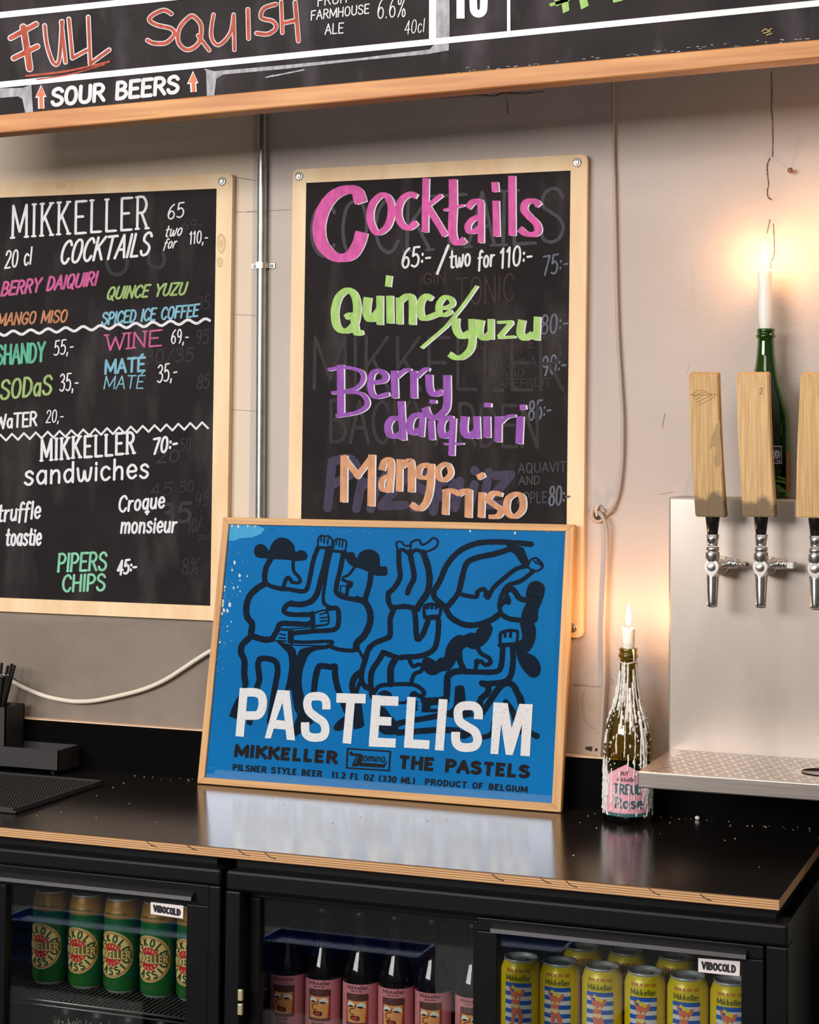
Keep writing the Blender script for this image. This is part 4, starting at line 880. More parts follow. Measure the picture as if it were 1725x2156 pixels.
# ================================================================== rubber bar mat
MX0, MX1, MY0, MY1 = -2.27, -1.853, -.472, -.158
mt = thing('bar_mat', 'black rubber bar mat with tiny round studs on the worktop', 'mat', ((MX0+MX1)/2, (MY0+MY1)/2, ZC+.0004+.0004))
bm = B(); box(bm, (MX0, MY0, ZC+.0004+.0004), (MX1, MY1, ZC+.0004+.006), .0015); box(bm, (MX0, MY0, ZC+.0004+.0055), (MX1, MY0+.006, ZC+.0004+.010), .001); box(bm, (MX0, MY1-.006, ZC+.0004+.0055), (MX1, MY1, ZC+.0004+.010), .001); box(bm, (MX1-.006, MY0, ZC+.0004+.0055), (MX1, MY1, ZC+.0004+.010), .001); box(bm, (MX0, MY0, ZC+.0004+.0055), (MX0+.006, MY1, ZC+.0004+.010), .001)
obj('mat_base', bm, M_RUBBER, mt)
bm = B(); st = .0062; ny = int((MY1-MY0-.014)/st)
for j in range(ny):
    for i in range(int(.30/st)):
        x = MX1-.010-i*st-(st/2 if j % 2 else 0); y = MY0+.010+j*st
        vs8 = [bm.verts.new((x+.0019*math.cos(k*PI/3), y+.0019*math.sin(k*PI/3), ZC+.0004+.0055)) for k in range(6)]; t8 = [bm.verts.new((x+.0014*math.cos(k*PI/3), y+.0014*math.sin(k*PI/3), ZC+.0004+.0095)) for k in range(6)]
        bm.faces.new(t8)
        for k in range(6): bm.faces.new((vs8[k], vs8[(k+1) % 6], t8[(k+1) % 6], t8[k]))
obj('studs', bm, M_RUBBER, mt, kind='stuff')

# ================================================================== candles and bottles
M_GREENG = mat('green_bottle_glass', (104, 146, 62), .04, trans=1, ior=1.5)
M_OLIVEG = mat('olive_bottle_glass', (180, 166, 66), .05, trans=1, ior=1.5)
M_WAXW = mat('white_candle_wax', (240, 236, 228), .45); M_WAXW.node_tree.nodes['Principled BSDF'].inputs['Subsurface Weight'].default_value = .5
M_WAXW.node_tree.nodes['Principled BSDF'].inputs['Subsurface Radius'].default_value = (.012, .007, .004)
M_DRIP = mat('wax_drips', (226, 222, 214), .5, noise=.06, nscale=90)
M_FLAME = emission('flame', (1.0, .80, .45), 60)
M_WICK = mat('wick', (40, 28, 20), .9)
PROF = [(.0395, 0), (.0430, .004), (.0436, .02), (.0436, .10), (.0432, .135), (.0418, .152), (.0380, .170), (.0330, .186), (.0272, .202), (.0228, .218), (.0190, .238), (.0166, .258), (.0152, .280), (.0149, .2855), (.0176, .2870), (.0181, .2895), (.0176, .2920), (.0160, .2935), (.0160, .2965), (.0166, .298), (.0166, .3015), (.0155, .303)]
def bottle_body(bm, k, mi=0):
    out = [(r*k[0], z*k[1]) for r, z in PROF]
    inn = [(max(.002, r*k[0]-.0032), z*k[1]) for r, z in PROF if z > .006][::-1]
    inn[-1] = (inn[-1][0], .012)
    lathe(bm, out+inn+[(.012, .02), (.0005, .024)], (0, 0, 0), 48, capb=True, capt=False)
def rad_at(z, k):
    z = z/k[1]
    for (r1, a), (r2, b) in zip(PROF, PROF[1:]):
        if a <= z <= b: return (r1+(r2-r1)*(z-a)/(b-a+1e-9))*k[0]
    return PROF[-1][0]*k[0]
def candle(name, label, base, bot, top, r, lean, fl, power, group='white candles in bottle necks'):
    t = thing(name, label, 'candle', base, group)
    lx, ly = lean; bx, by, bz = base; h = top-bot
    prof = [(.70*r, bot-bz), (.78*r, bot-bz+.012), (r, bot-bz+.026)] + [(r, bot-bz+h*f) for f in (.5, .8, .96)] + [(r*.985, top-bz), (r*.75, top-bz-.0015), (.0012, top-bz-.003)]
    bm = B(); lathe(bm, prof, (bx, by, bz), 28)
    for v in bm.verts: f = (v.co.z-bz); v.co.x += lx*f; v.co.y += ly*f
    obj('wax_stick', bm, M_WAXW, t, smooth=True)
    tx, ty = bx+lx*(top-bz), by+ly*(top-bz)
    bm = B(); tube(bm, [(tx, ty, top-.002), (tx+.0004, ty, top+.006), (tx+.0012, ty, top+.010)], .0009, 8); obj('wick', bm, M_WICK, t)
    bm = B(); lathe(bm, [(.0012, 0), (.0034, fl*.10), (.0048, fl*.26), (.0046, fl*.42), (.0034, fl*.62), (.0022, fl*.82), (.0004, fl)], (tx, ty, top+.0035), 20); obj('flame', bm, M_FLAME, t, smooth=True, label='bright burning flame')
    l = bpy.data.lights.new('candle_flame_light', 'POINT'); l.energy = power; l.color = (1.0, .46, .17); l.shadow_soft_size = .008
    lo = bpy.data.objects.new('candle_flame_light', l); COL.objects.link(lo); lo.location = (tx, ty-.012, top+.004+fl*.4)
    return t
# wax-covered bottle on the worktop
b0 = G(1322, 1727, ZC); b0 = Vector((b0.x, b0.y, ZC)); K1 = (1.0, 1.02)
WB = thing('champagne_bottle', 'olive champagne bottle covered in white wax drips with a torn pink label', 'bottle', b0)
bm = B(); bottle_body(bm, K1); bm.transform(Matrix.Translation(b0+Vector((0, 0, .0003)))); obj('glass', bm, M_OLIVEG, WB, smooth=True)
face1 = math.atan2(-(CAM.x-b0.x), (CAM.y-b0.y)*-1)*-1            # angle of the camera seen from the bottle, from -Y
LABROT = .05
def CYL(base, R, rot):
    return lambda u, v, lay: Vector((base[0]+(R(v)+.0003+.0002*lay)*math.sin(u/R(v)+rot), base[1]-(R(v)+.0003+.0002*lay)*math.cos(u/R(v)+rot), base[2]+v))
Rb = lambda v: .0438
M_LPINK = mat('label_pink', (232, 160, 178), .6, noise=.12, nscale=60); M_LTEAL = mat('label_teal', (44, 96, 96), .6); M_LDARK = mat('label_brown', (96, 66, 66), .6)
d = Draw(CYL(b0, Rb, .16))
import itertools
for i in range(16):                                                  # label with a gabled top
    a = -.050+.1*i/16; b = a+.1/16
    ta, tb = (.107-abs(a)*.55, .107-abs(b)*.55)
    d._face([(a, .020), (b, .020), (b, tb), (a, ta)], 1, 0)
d.rect(-.050, .014, .050, .020, 1, 1, 16, 1)
d.text('TREUE', (-.022, .055), (.028, .055), .016, .0032, lay=3, mi=1, up=(0, .016), cap=False); d.text('Rose', (-.020, .030), (.030, .030), .018, .0036, lay=3, mi=1, up=(0, .017), cap=False)
d.text('BRUT', (-.012, .088), (.004, .088), .006, .0012, lay=3, mi=2, up=(0, .006), cap=False); d.text('mikkeller', (-.016, .077), (.018, .077), .007, .0012, lay=3, mi=2, up=(0, .007), cap=False)
d.done('paper_label', [M_LPINK, M_LTEAL, M_LDARK], WB, 'torn pink paper label with teal letters')
rr = random.Random(21); bm = B()
def drip(th, za, zb, r0_, blob=True):
    n = max(4, int((za-zb)/.004)); P = []; RR = []
    for i in range(n+1):
        z = za+(zb-za)*i/n; R = rad_at(z, K1)+.0006; t = th+.014*math.sin(z*90+th*9)+rr.uniform(-.012, .012)
        P.append((b0.x+R*math.sin(t), b0.y-R*math.cos(t), b0.z+z)); RR.append(r0_*(.5+.75*rr.random()))
    RR[-1] = r0_*(1.5 if blob else .8); RR[0] = r0_*.6
    tube(bm, P, RR, 6)
for i in range(60):                                                  # runs from the neck
    th = rr.uniform(-PI, PI); za = rr.uniform(.262, .287) if i % 3 else rr.uniform(.20, .25); drip(th, za, rr.uniform(.16, .24), rr.uniform(.0006, .0015))
for th, za, zb, w in ((-.5, .284, .20, .0022), (-.2, .286, .215, .0026), (.15, .285, .185, .0018), (.35, .24, .172, .0030), (.6, .25, .18, .0024), (.85, .2, .125, .0036), (1.0, .17, .10, .0036), (-.85, .26, .20, .0022), (-1.1, .24, .19, .003), (-.95, .165, .14, .003), (.3, .215, .16, .0026), (-.15, .20, .17, .0024), (1.1, .22, .16, .003), (-.3, .16, .125, .0017), (.9, .14, .07, .003), (.2, .125, .095, .0018), (.45, .12, .085, .0018), (.05, .165, .12, .0014), (.5, .175, .12, .0014), (.75, .155, .10, .002)): drip(th+.05, za, zb, w*.95)
for i in range(64): th = rr.uniform(-PI, PI); za = rr.uniform(.06, .12); drip(th, za, rr.uniform(.012, .05), rr.uniform(.0007, .0016))
for i in range(34): s = 1 if i % 2 else -1; th = s*rr.uniform(.9, 1.7)+.2; za = rr.uniform(.05, .115); drip(th, za, za-rr.uniform(.015, .05), rr.uniform(.0012, .0026))
for i in range(190):
    z = rr.choice((rr.uniform(.012, .11), rr.uniform(.10, .20))); th = rr.gauss(.9, .35)*(1 if rr.random() < .55 else -1)+.1 if rr.random() < .75 else rr.uniform(-1, 1.2)
    if z > .12 and abs(th) < .5 and rr.random() < .6: continue
    R = rad_at(z, K1)+.0005; s = rr.uniform(.0007, .0021)
    bmesh.ops.create_icosphere(bm, subdivisions=1, radius=s, matrix=Matrix.Translation((b0.x+R*math.sin(th), b0.y-R*math.cos(th), b0.z+z)) @ Matrix.Diagonal((1, 1, rr.uniform(1, 2.4), 1)))
obj('wax_drips', bm, M_DRIP, WB, kind='stuff', label='white runs of hardened candle wax')
bm = B(); tube(bm, [(b0.x+.0163*math.cos(a)+.0, b0.y+.0163*math.sin(a), b0.z+.284-.0015*math.sin(3*a)) for a in [k*2*PI/24 for k in range(25)]], .0012, 8); tube(bm, [(b0.x+.012, b0.y-.014, b0.z+.309), (b0.x+.014, b0.y-.0155, b0.z+.300), (b0.x+.0145, b0.y-.016, b0.z+.288)], .0016, 8); obj('wax_collar', bm, M_DRIP, WB)
zt = W(1323, 1322, b0.y).z; zl = b0.z+.309
candle('candle', 'short burning white candle in the wax-covered bottle on the worktop', (b0.x, b0.y, zl-.016), zl-.016, zt, .0118, (0, 0), .041, 1.15)

# steel font wall
SY = -.10; pL = W(1408, 1046, SY); LZ = pL.z; SX0 = pL.x; SZ0 = W(1408, 1586, SY).z
FW = thing('tap_font_wall', 'brushed stainless steel tap panel on the wall with a narrow top ledge', 'beer font', (-.45, -.05, SZ0))
bm = B(); box(bm, (SX0, SY, SZ0), (.30, -.001, LZ), .0042); obj('steel_box', bm, M_STEELB, FW)
# drip tray
a = W(1413, 1578, SY); TZ = a.z; TX0 = SX0+.004; TY0 = -.3438; 
DT = thing('drip_tray', 'stainless steel drip tray with rows of slots and a round glass rinser', 'drip tray', (TX0+.3, -.2, TZ-.026))
bm = B(); box(bm, (TX0, TY0, TZ-.0275), (.30, SY-.0005, TZ), .0022); obj('tray_body', bm, M_STEEL, DT)
rc = G(1733, 1627, TZ); 
bm = B()
for j in range(19):
    y = SY-.012-j*(.218/18); k = 0; x = TX0+.020+(.0105 if j % 2 else 0)+(j % 3)*.004
    while x < .05:
        if (x+.006-rc.x)**2+((y-rc.y))**2 > .052**2: box(bm, (x, y-.0006, TZ-.0005), (x+.0165, y+.0006, TZ+.00025))
        x += .0225
obj('drain_slots', bm, M_SLOT, DT, kind='stuff', label='dark drain slots')
bm = B(); lathe(bm, [(.036, .0006), (.0345, .0009), (.033, -.001), (.030, -.002), (.002, -.002)], (rc.x, rc.y, TZ+.0012), 40); rin = obj('rinser', bm, mat('rinser_dark', (96, 84, 72), .3, metal=.8), DT, label='round dark glass rinser')
for k in range(6):
    bm = B(); q = (rc.x+.018*math.cos(k*PI/3), rc.y+.018*math.sin(k*PI/3), TZ-.0005); lathe(bm, [(.004, 0), (.004, .0004)], q, 14); obj('rinser_hole', bm, M_SLOT, rin)

# green bottle on the ledge
g0 = W(1622, 1042, -.052); g0 = Vector((g0.x+.0, -.052, LZ)); K2 = (.97, 1.0)
gx = W(1626, 900, -.052).x; g0.x = W(1613, 760, -.052).x
GB = thing('champagne_bottle', 'clean dark green champagne bottle holding a candle on the steel ledge', 'bottle', g0)
bm = B(); bottle_body(bm, K2); bm.transform(Matrix.Translation(g0+Vector((0, 0, .0002)))); obj('glass', bm, M_GREENG, GB, smooth=True)
d = Draw(CYL(g0, lambda v: .0430, .62)); d.rect(-.010, .062, .0105, .093, 1, 0, 4, 1); d.rect(-.009, .063, .0095, .092, 2, 1, 4, 1); d.disc((0, .078), .0072, 3, 0, 20, rings=2); d.disc((0, .078), .0060, 4, 1, 20, rings=2); d.disc((0, .078), .0040, 5, 0, 20, rings=2); d.disc((0, .078), .0022, 6, 1, 14, rings=1); d.disc((.002, .0665), .0012, 3, 0, 10, rings=1); d.disc((.006, .0665), .0012, 3, 0, 10, rings=1)
d.done('square_sticker', [M_PWHITE, mat('sticker_violet', (38, 28, 62), .5)], GB, 'small violet sticker with white rings')
d = Draw(CYL(g0, lambda v: .0430, 1.55)); d.rect(-.018, .012, .022, .082, 1, 0, 8, 1); d.done('rear_label', mat('label_tan', (150, 104, 56), .6), GB, 'tan paper label around the side')
zt2 = W(1610, 567, -.052).z; zl2 = LZ+.303
candle('candle', 'tall burning white candle in the green bottle on the steel ledge', (g0.x-.0, g0.y, zl2-.012), zl2-.012, zt2, .0122, (-.02, 0), .046, .8)
# a third bottle and candle just beyond the right edge of the view
h0 = Vector((-.40, -.055, LZ)); HB = dup(GB, h0, .4, 'dark green champagne bottle holding a candle farther along the steel ledge')
candle('candle', 'burning white candle in the bottle farther along the steel ledge', (h0.x, h0.y, zl2-.012), zl2-.012, zt2+.035, .0122, (0, 0), .046, .85)

# ================================================================== beer taps
def stave(bm, bot, top, w, t, lean_y):
    n = 14; rings = []
    for i in range(n+1):
        f = i/n; c = bot.lerp(top, f); c.y += -.010*math.sin(f*PI)+lean_y*f
        ww = w*(1-.02*f)/2; tt_ = t/2
        if i == n: c.z -= 0
        yb = c.y+tt_; yf = c.y-tt_
        zt_ = c.z
        rings.append([bm.verts.new((c.x-ww, yf, zt_-(.006 if i == n else 0))), bm.verts.new((c.x+ww, yf, zt_-(.006 if i == n else 0))), bm.verts.new((c.x+ww, yb, zt_)), bm.verts.new((c.x-ww, yb, zt_))])
    for a, b in zip(rings, rings[1:]):
        for k in range(4): bm.faces.new((a[k], a[(k+1) % 4], b[(k+1) % 4], b[k]))
    bm.faces.new(rings[0][::-1]); bm.faces.new(rings[-1])
    bmesh.ops.recalc_face_normals(bm, faces=bm.faces)
    es = [e for e in bm.edges if len(e.link_faces) == 2 and e.calc_face_angle() > .6]
    bmesh.ops.bevel(bm, geom=es, offset=.0018, segments=2, affect='EDGES')
HY = -.185
taps = [((1499, 1088), (1484, 782), 59, (214, 178, 124), (184, 144, 94), .062, 'first beer tap from the left, its wooden stave handle stained grey at the foot', 0),
        ((1601, 1088), (1587, 782), 64, (222, 186, 134), (196, 154, 104), .052, 'second beer tap, wooden stave handle with a small burnt figure 2', 1),
        ((1716, 1090), (1726, 782), 70, (218, 182, 128), (190, 150, 98), -.08, 'beer tap at the right frame edge with a plain wooden stave handle', 1)]
for bpx, tpx, wp, ca, cb, stain, lab, lever in taps:
    bo, to = W(bpx[0], bpx[1], HY), W(tpx[0], tpx[1], HY); w = wp/CF*((bo-CAM).dot(fw))/math.cos(CYAW)*1.0
    m_st = stave_material('stave_wood', ca, cb, stain+.105)
    t = thing('beer_tap', lab, 'beer tap', (bo.x, SY, bo.z-.10), 'wooden handled beer taps')
    bm = B(); stave(bm, bo, to, w, .026, 0)
    # object origin at the handle foot so that the stain sits there
    hd = obj('wooden_handle', bm, m_st, t)
    hx0 = bo.x
    ft = W(bpx[0]+2, 1090, HY); fx, fz = bo.x+.0015, bo.z
    bm = B(); lathe(bm, [(.0088, -.031), (.0125, 0), (.0125, .0005)], (fx, HY, fz), 24); fe = obj('ferrule', bm, M_FERRULE, t, label='black ribbed ferrule')
    bm = B(); lathe(bm, [(.0086, -.050), (.0116, -.0305), (.0105, -.0302)], (fx, HY, fz), 24); obj('collar', bm, M_CHROME, t)
    bm = B(); lathe(bm, [(.0075, -.0515), (.0110, -.0518), (.0112, -.0590), (.0085, -.0600), (.0118, -.0612), (.0122, -.0625), (.0122, -.0730), (.0105, -.0752), (.0105, -.0775)][::-1], (fx, HY, fz), 28); obj('bonnet_nut', bm, M_BRUSHC, t, label='knurled satin nuts')
    # faucet body: ball with heart-shaped face plate, spout below
    bm = B(); bmesh.ops.create_uvsphere(bm, u_segments=28, v_segments=16, radius=.0125, matrix=Matrix.Translation((fx, HY+.004, fz-.088))); lathe(bm, [(.011, 0), (.0125, .012), (.0150, .026), (.0165, .034), (.0165, .040), (.0125, .042), (.0125, .052), (.017, .053), (.017, SY-HY-.004)], (fx, HY+.004, fz-.088), 28, axis=(0, 1, 0)); obj('faucet_body', bm, M_CHROME, t, smooth=True)
    bm = B(); hp = cr_pts([(0, .0125), (.0085, .0115), (.0128, .003), (.0095, -.0065), (0, -.0160), (-.0095, -.0065), (-.0128, .003), (-.0085, .0115)], 6, True)
    prism(bm, [Vector((fx+x, HY-.0095, fz-.088+z)) for x, z in hp], (0, .005, 0)); bmesh.ops.bevel(bm, geom=[e for e in bm.edges if e.calc_face_angle(0) > .8], offset=.001, segments=2, affect='EDGES'); fp = obj('face_plate', bm, M_BRUSHC, t, label='satin heart-shaped face plate')
    bm = B(); lathe(bm, [(.0072, 0), (.0072, .0016), (.006, .0024), (.001, .0028)], (fx, HY-.0095, fz-.0865), 24, axis=(0, -1, 0)); obj('boss', bm, M_BRUSHC, fp)
    bm = B(); tube(bm, [(fx, HY+.0030, fz-.090), (fx, HY+.0020, fz-.105), (fx+.0003, HY-.001, fz-.125), (fx+.0004, HY-.003, fz-.148), (fx+.0004, HY-.0035, fz-.155)], [.0112, .0108, .0098, .0088, .0086], 24); sp_ = obj('spout', bm, M_CHROME, t)
    bm = B(); lathe(bm, [(.0064, 0), (.0064, .0004)], (fx+.0004, HY-.0035, fz-.1556), 20); obj('spout_mouth', bm, M_SLOT, sp_)
    bm = B(); prism(bm, [Vector((fx, HY+.012, fz-.086)), Vector((fx, HY+.030, fz-.090)), Vector((fx, HY+.006, fz-.150)), Vector((fx, HY, fz-.150))], (.003, 0, 0)); obj('spout_web', bm, M_CHROME, t)
    # flow control lever on the right
    lz = fz-.083
    bm = B(); lathe(bm, [(.0055, .010), (.0065, .014), (.0100, .018), (.0100, .026), (.0080, .027), (.0090, .028), (.0090, .036), (.0055, .0365), (.0050, .046), (.0035, .050)], (fx, HY+.045, lz), 20, axis=(1, 0, 0)); lv = obj('flow_control', bm, M_CHROME, t)
    if lever:
        bm = B(); box(bm, (fx+.036, HY+.034, lz-.009), (fx+.052, HY+.056, lz+.006), .003); obj('lever', bm, M_BRUSHC, lv)
    else:
        bm = B(); lathe(bm, [(.0028, .050), (.0028, .0545)], (fx, HY+.045, lz), 14, axis=(1, 0, 0)); obj('lever', bm, M_SLOT, lv)
    def on_stave(x, y, lay):
        f = max(0, min(1, (1088-y)/306)); return W(x, y, HY-.0133-.010*math.sin(f*PI)-.0002*lay)
    if 'figure 2' in lab:
        dd = Draw(on_stave); dd.text('2', (1599, 829), (1606, 829), 12, 1.5, .5); dd.done('burnt_number', mat('burnt_mark', (150, 104, 60), .8), hd, 'small burnt figure')
    if 'first' in lab:
        dd = Draw(on_stave, 5); dd.fill('~1515,884 1505,905 1497,925 1494,945 1503,938 1507,948 1504,968 1507,985 1514,980 1521,995 1520,950 1517,915', lambda q: q); dd.done('weather_stain', mat('weathered_wood', (184, 150, 106), .85, noise=.25, nscale=120, stretch=(4, 1, .3)), hd, 'greyish weathered split')
        dd = Draw(on_stave)
        for i in range(5): dd.strokes('~%d,%d %d,%d %d,%d' % (1456+4*i, 832+5*i, 1470+6*i, 822+5*i, 1488+5*i, 824+2*i), 1.0, lambda q: q, cap=False)
        dd.strokes('1453,832 1512,830', 1.2, lambda q: q, cap=False); dd.done('grain_line', mat('grain_dark', (150, 116, 72), .85), hd, 'curved dark grain near the top', kind='stuff')

# ================================================================== back-bar coolers
YF = -.590                                           # door face
def PX(x, y=None): return W(x, 1950 if y is None else y, YF).x
M_GLASS = thin_glass('cooler_glass'); M_BADGE = mat('badge_white', (226, 216, 214), .4); M_BADGET = mat('badge_black', (22, 20, 20), .5)
ZT = .8665
def cooler(name, label, x0, x1, openings, mullions):
    t = thing(name, label, 'fridge', ((x0+x1)/2, -.3, 0))
    bm = B(); th = .006
    box(bm, (x0+.004, -.535, .06), (x0+th, -.03, .862)); box(bm, (x1-th, -.535, .06), (x1-.004, -.03, .862)); box(bm, (x0+.004, -.535, .06), (x1-.004, -.03, .10)); box(bm, (x0+.004, -.555, .8555), (x1-.024, -.03, .8825)); box(bm, (x0+.03, -.07, .08), (x1-.03, -.03, .87)); box(bm, (x0+.02, -.48, 0), (x1-.02, -.06, .06))
    obj('cabinet', bm, M_COOL, t)
    bm = B(); box(bm, (x0+.007, -.0725, .1), (x1-.007, -.0705, .855)); box(bm, (x0+.0062, -.53, .1), (x0+.0070, -.0706, .855)); box(bm, (x1-.0070, -.53, .1), (x1-.0062, -.0706, .855)); obj('liner', bm, M_COOLIN, t, label='embossed grey interior lining')
    # face frame with one opening per door
    bm = B(); ox0 = openings[0][0]; ox1 = openings[-1][1]; oz = openings[0][2]
    box(bm, (x0, YF, oz), (x1, -.537, ZT), .005); box(bm, (x0, YF, .08), (ox0, -.537, oz), .003); box(bm, (ox1, YF, .08), (x1, -.537, oz), .003); box(bm, (x0, YF, .06), (x1, -.537, .115), .003)
    obj('face_frame', bm, M_COOL, t)
    return t
def door(cool, x0, x1, zt, yf, glass, lip=None, badge=None):
    gx0, gx1, gz = glass
    bm = B(); box(bm, (x0, yf, gz), (x1, yf+.022, zt), .002); box(bm, (x0, yf, .118), (gx0, yf+.022, gz), .002); box(bm, (gx1, yf, .118), (x1, yf+.022, gz), .002); box(bm, (x0, yf, .118), (x1, yf+.022, .16), .002)
    dr = obj('door', bm, M_COOL, cool)
    bm = B(); box(bm, (gx0-.004, yf+.009, .155), (gx1+.004, yf+.013, gz+.004)); obj('glass_pane', bm, M_GLASS, dr, label='clear glass pane')
    if lip:
        lx0, lx1, lz = lip
        bm = B(); prism(bm, [Vector((lx0, yf, lz+.007)), Vector((lx0, yf-.012, lz+.001)), Vector((lx0, yf-.014, lz-.005)), Vector((lx0, yf-.010, lz-.006)), Vector((lx0, yf, lz-.001))], (lx1-lx0, 0, 0)); obj('handle', bm, mat('handle_lip', (34, 32, 33), .5, metal=.1), dr, label='slanted full-width grip')
    if badge:
        q = [W(x, y, yf+.0085) for x, y in badge]
        bm = B(); prism(bm, q, (0, -.0012, 0)); bd = obj('badge', bm, M_BADGE, dr, label='white maker badge')
        (ax, ay), (bx, by), (cx_, cy_), (dx, dy) = badge
        dd = Draw(lambda x, y, lay: W(x, y, yf+.0070-.0002*lay)); w_ = bx-ax
        dd.text('VIBOCOLD', (ax+.09*w_, ay+(dy-ay)*.76+.01*(by-ay)), (bx-.12*w_, by+(cy_-by)*.75), (dy-ay)*.46, 4.0, 0, cap=False, sp=20); dd.done('badge_lettering', M_BADGET, bd, 'black capitals')
    return dr
XL1 = PX(463, 1980); XR0 = PX(473, 1980); XR1 = PX(1660, 2050)
zR = lambda x, y: W(x, y, YF).z
# right cooler: the left-hand pane is set back, the right-hand pane slides in front
LO = PX(505, 2000); ozt = zR(700, 1900)
CR = cooler('bottle_cooler', 'black two-door bottle cooler with pink bottles and yellow cans under the worktop', XR0, XR1, [(LO, PX(1613, 2050), zR(1300, 1965)+.004)], None)
y1, y2 = -.556, -.582
zt_all = zR(1300, 1965)+.002
door(CR, LO+.001, W(1042, 2050, y1).x, zt_all, y1, (W(546, 2050, y1).x, W(996, 2050, y1).x, W(800, 1918, y1).z))
mx0 = W(1003, 2050, y2).x
gR = (W(1047, 2050, y2).x, W(1561, 2080, y2).x, W(1300, 1990, y2).z)
door(CR, mx0, W(1609, 2080, y2).x, zt_all-.001, y2, gR, (W(1033, 1960, y2-.012).x, W(1571, 2010, y2-.012).x, W(1300, 1984, y2-.012).z-.0), [(1471, 2017), (1559, 2024), (1558, 2055), (1471, 2046)])
bm = B()
for z in (W(455, 2100, YF).z, W(455, 2130, YF).z): 
    zz_ = W(504, 2095, YF).z if z > W(455, 2115, YF).z else W(504, 2125, YF).z
    box(bm, (LO-.002, YF-.002, zz_-.009), (LO+.006, YF+.004, zz_+.009), .001)
obj('hinge_plate', bm, mat('brass_hinge', (196, 186, 140), .4, metal=.6), CR, label='two pale metal catch plates at the left edge')
# left cooler
lx0 = -2.15
LO0 = lx0+.04; LO1 = PX(402, 1980)
CL = cooler('bottle_cooler', 'black bottle cooler with green cans at the left frame edge', lx0, XL1, [(LO0, PX(437, 1980), zR(250, 1850)+.004)], None)
door(CL, -1.835, PX(436, 1980)-.001, zR(250, 1850)+.002, y2, (-1.80, W(392, 1990, y2).x, W(250, 1888, y2).z), (-1.95, W(403, 1890, y2-.012).x, W(250, 1874, y2-.012).z), [(318, 1899), (387, 1907), (386, 1934), (318, 1924)])
door(CL, LO0+.001, -1.838, zR(250, 1850)+.002, y2, (LO0+.04, -1.87, W(250, 1888, y2).z))

# shelves
def shelf(cool, x0, x1, z, label):
    bm = B()
    tube(bm, [(x0, -.515, z-.006), (x1, -.515, z-.006)], .0028, 8); tube(bm, [(x0, -.515, z-.014), (x1, -.515, z-.014)], .0020, 8); tube(bm, [(x0, -.10, z-.006), (x1, -.10, z-.006)], .0028, 8); tube(bm, [(x0, -.3, z-.0065), (x1, -.3, z-.0065)], .0028, 8)
    n = int((x1-x0)/.0098)
    for i in range(n+1):
        x = x0+(x1-x0)*i/n; tube(bm, [(x, -.517, z-.0018), (x, -.085, z-.0018)], .0017, 6)
    o = obj('wire_shelf', bm, mat('shelf_wire', (120, 120, 118), .35, metal=.9), cool, label=label); return o
CY = -.425
gz = W(115, 2078, CY-.030).z                          # standing height of the green cans
shelf(CL, lx0+.0135, XL1-.0135, gz, 'silver wire shelf')
H_CAN = .163
yz = W(1180, 2022, CY).z-.166                          # top of yellow cans minus their height
shelf(CR, W(1044, 2050, -.45).x, XR1-.0135, yz, 'silver wire shelf')

# ------------------------------------------------------------------ cans
M_ALU = mat('can_aluminium', (196, 198, 194), .42, metal=.55)
def can_body(t, prof_wall, mats, h):
    r = .0330
    bm = B(); lathe(bm, [(.022, .004), (.0245, 0), (.0262, .0012), (.030, .006)], (0, 0, 0), 36, capb=True, capt=False); obj('base_rim', bm, M_ALU, t)
    bm = B()
    for (a, b), mi in prof_wall: lathe(bm, a, (0, 0, 0), 44, capb=False, capt=False, mi=mi)
    obj('can_wall', bm, mats, t)
    bm = B(); lathe(bm, [(.0272, h-.005), (.0278, h-.003), (.0282, h-.001), (.0274, h), (.0260, h-.001), (.0250, h-.0055), (.0238, h-.0065), (.002, h-.0062)], (0, 0, 0), 36, capb=False); ld = obj('lid', bm, M_ALU, t, label='silver lid')
    bm = B(); pts = cr_pts([(0.002, .010), (.008, .006), (.009, -.003), (.005, -.010), (-.005, -.010), (-.009, -.003), (-.008, .006), (-.002, .010)], 4, True)
    prism(bm, [Vector((x, y-.004, h-.0048)) for x, y in pts], (0, 0, .0012)); obj('pull_tab', bm, M_ALU, ld)
RC = .0330
# green can
M_CGREEN = mat('can_green', (34, 108, 44), .35, metal=.25, rgb2=(28, 98, 44), nscale=6); M_CGOLD = mat('can_gold', (150, 108, 30), .42, metal=.25); M_CCREAM = mat('can_cream', (228, 196, 118), .5); M_CRED = mat('can_red', (190, 26, 34), .5); M_COLIVE = mat('can_olive', (104, 92, 40), .5); M_CDGREEN = mat('can_dark_green', (28, 72, 36), .5); M_CBROWN = mat('can_brown', (150, 84, 44), .5)
hG = .166
gc = thing('beer_can', 'green can', 'can', (0, 0, 0))
can_body(gc, [(([(.030, .006), (.0330, .012), (.0330, .1325)], 0), 0), (([(.0330, .1325), (.0331, .136), (.0324, .141), (.0312, .1445), (.0310, .150), (.0292, .158), (.0278, .1622)], 0), 1)], [M_CGREEN, M_CGOLD], hG)
d = Draw(CYL((0, 0, 0), lambda v: RC, 0), .006)
c0 = (0, .070); R0 = .0405
d.disc(c0, R0, 1, 0, 56, rings=6); d.disc(c0, R0*.955, 2, 2, 56, rin=R0*.915, rings=1); d.disc(c0, R0*.885, 2, 5, 56, rin=R0*.87, rings=1)
d.disc(c0, R0*.50, 2, 1, 48, rings=4); d.rect(-R0*.97, c0[1]-.0078, R0*.97, c0[1]+.0078, 3, 3, 24, 2)
d.text('MIKKELLER', (-.0335, c0[1]-.0060), (.0335, c0[1]-.0060), .012, .0021, lay=5, mi=0, up=(0, .012), cap=False)
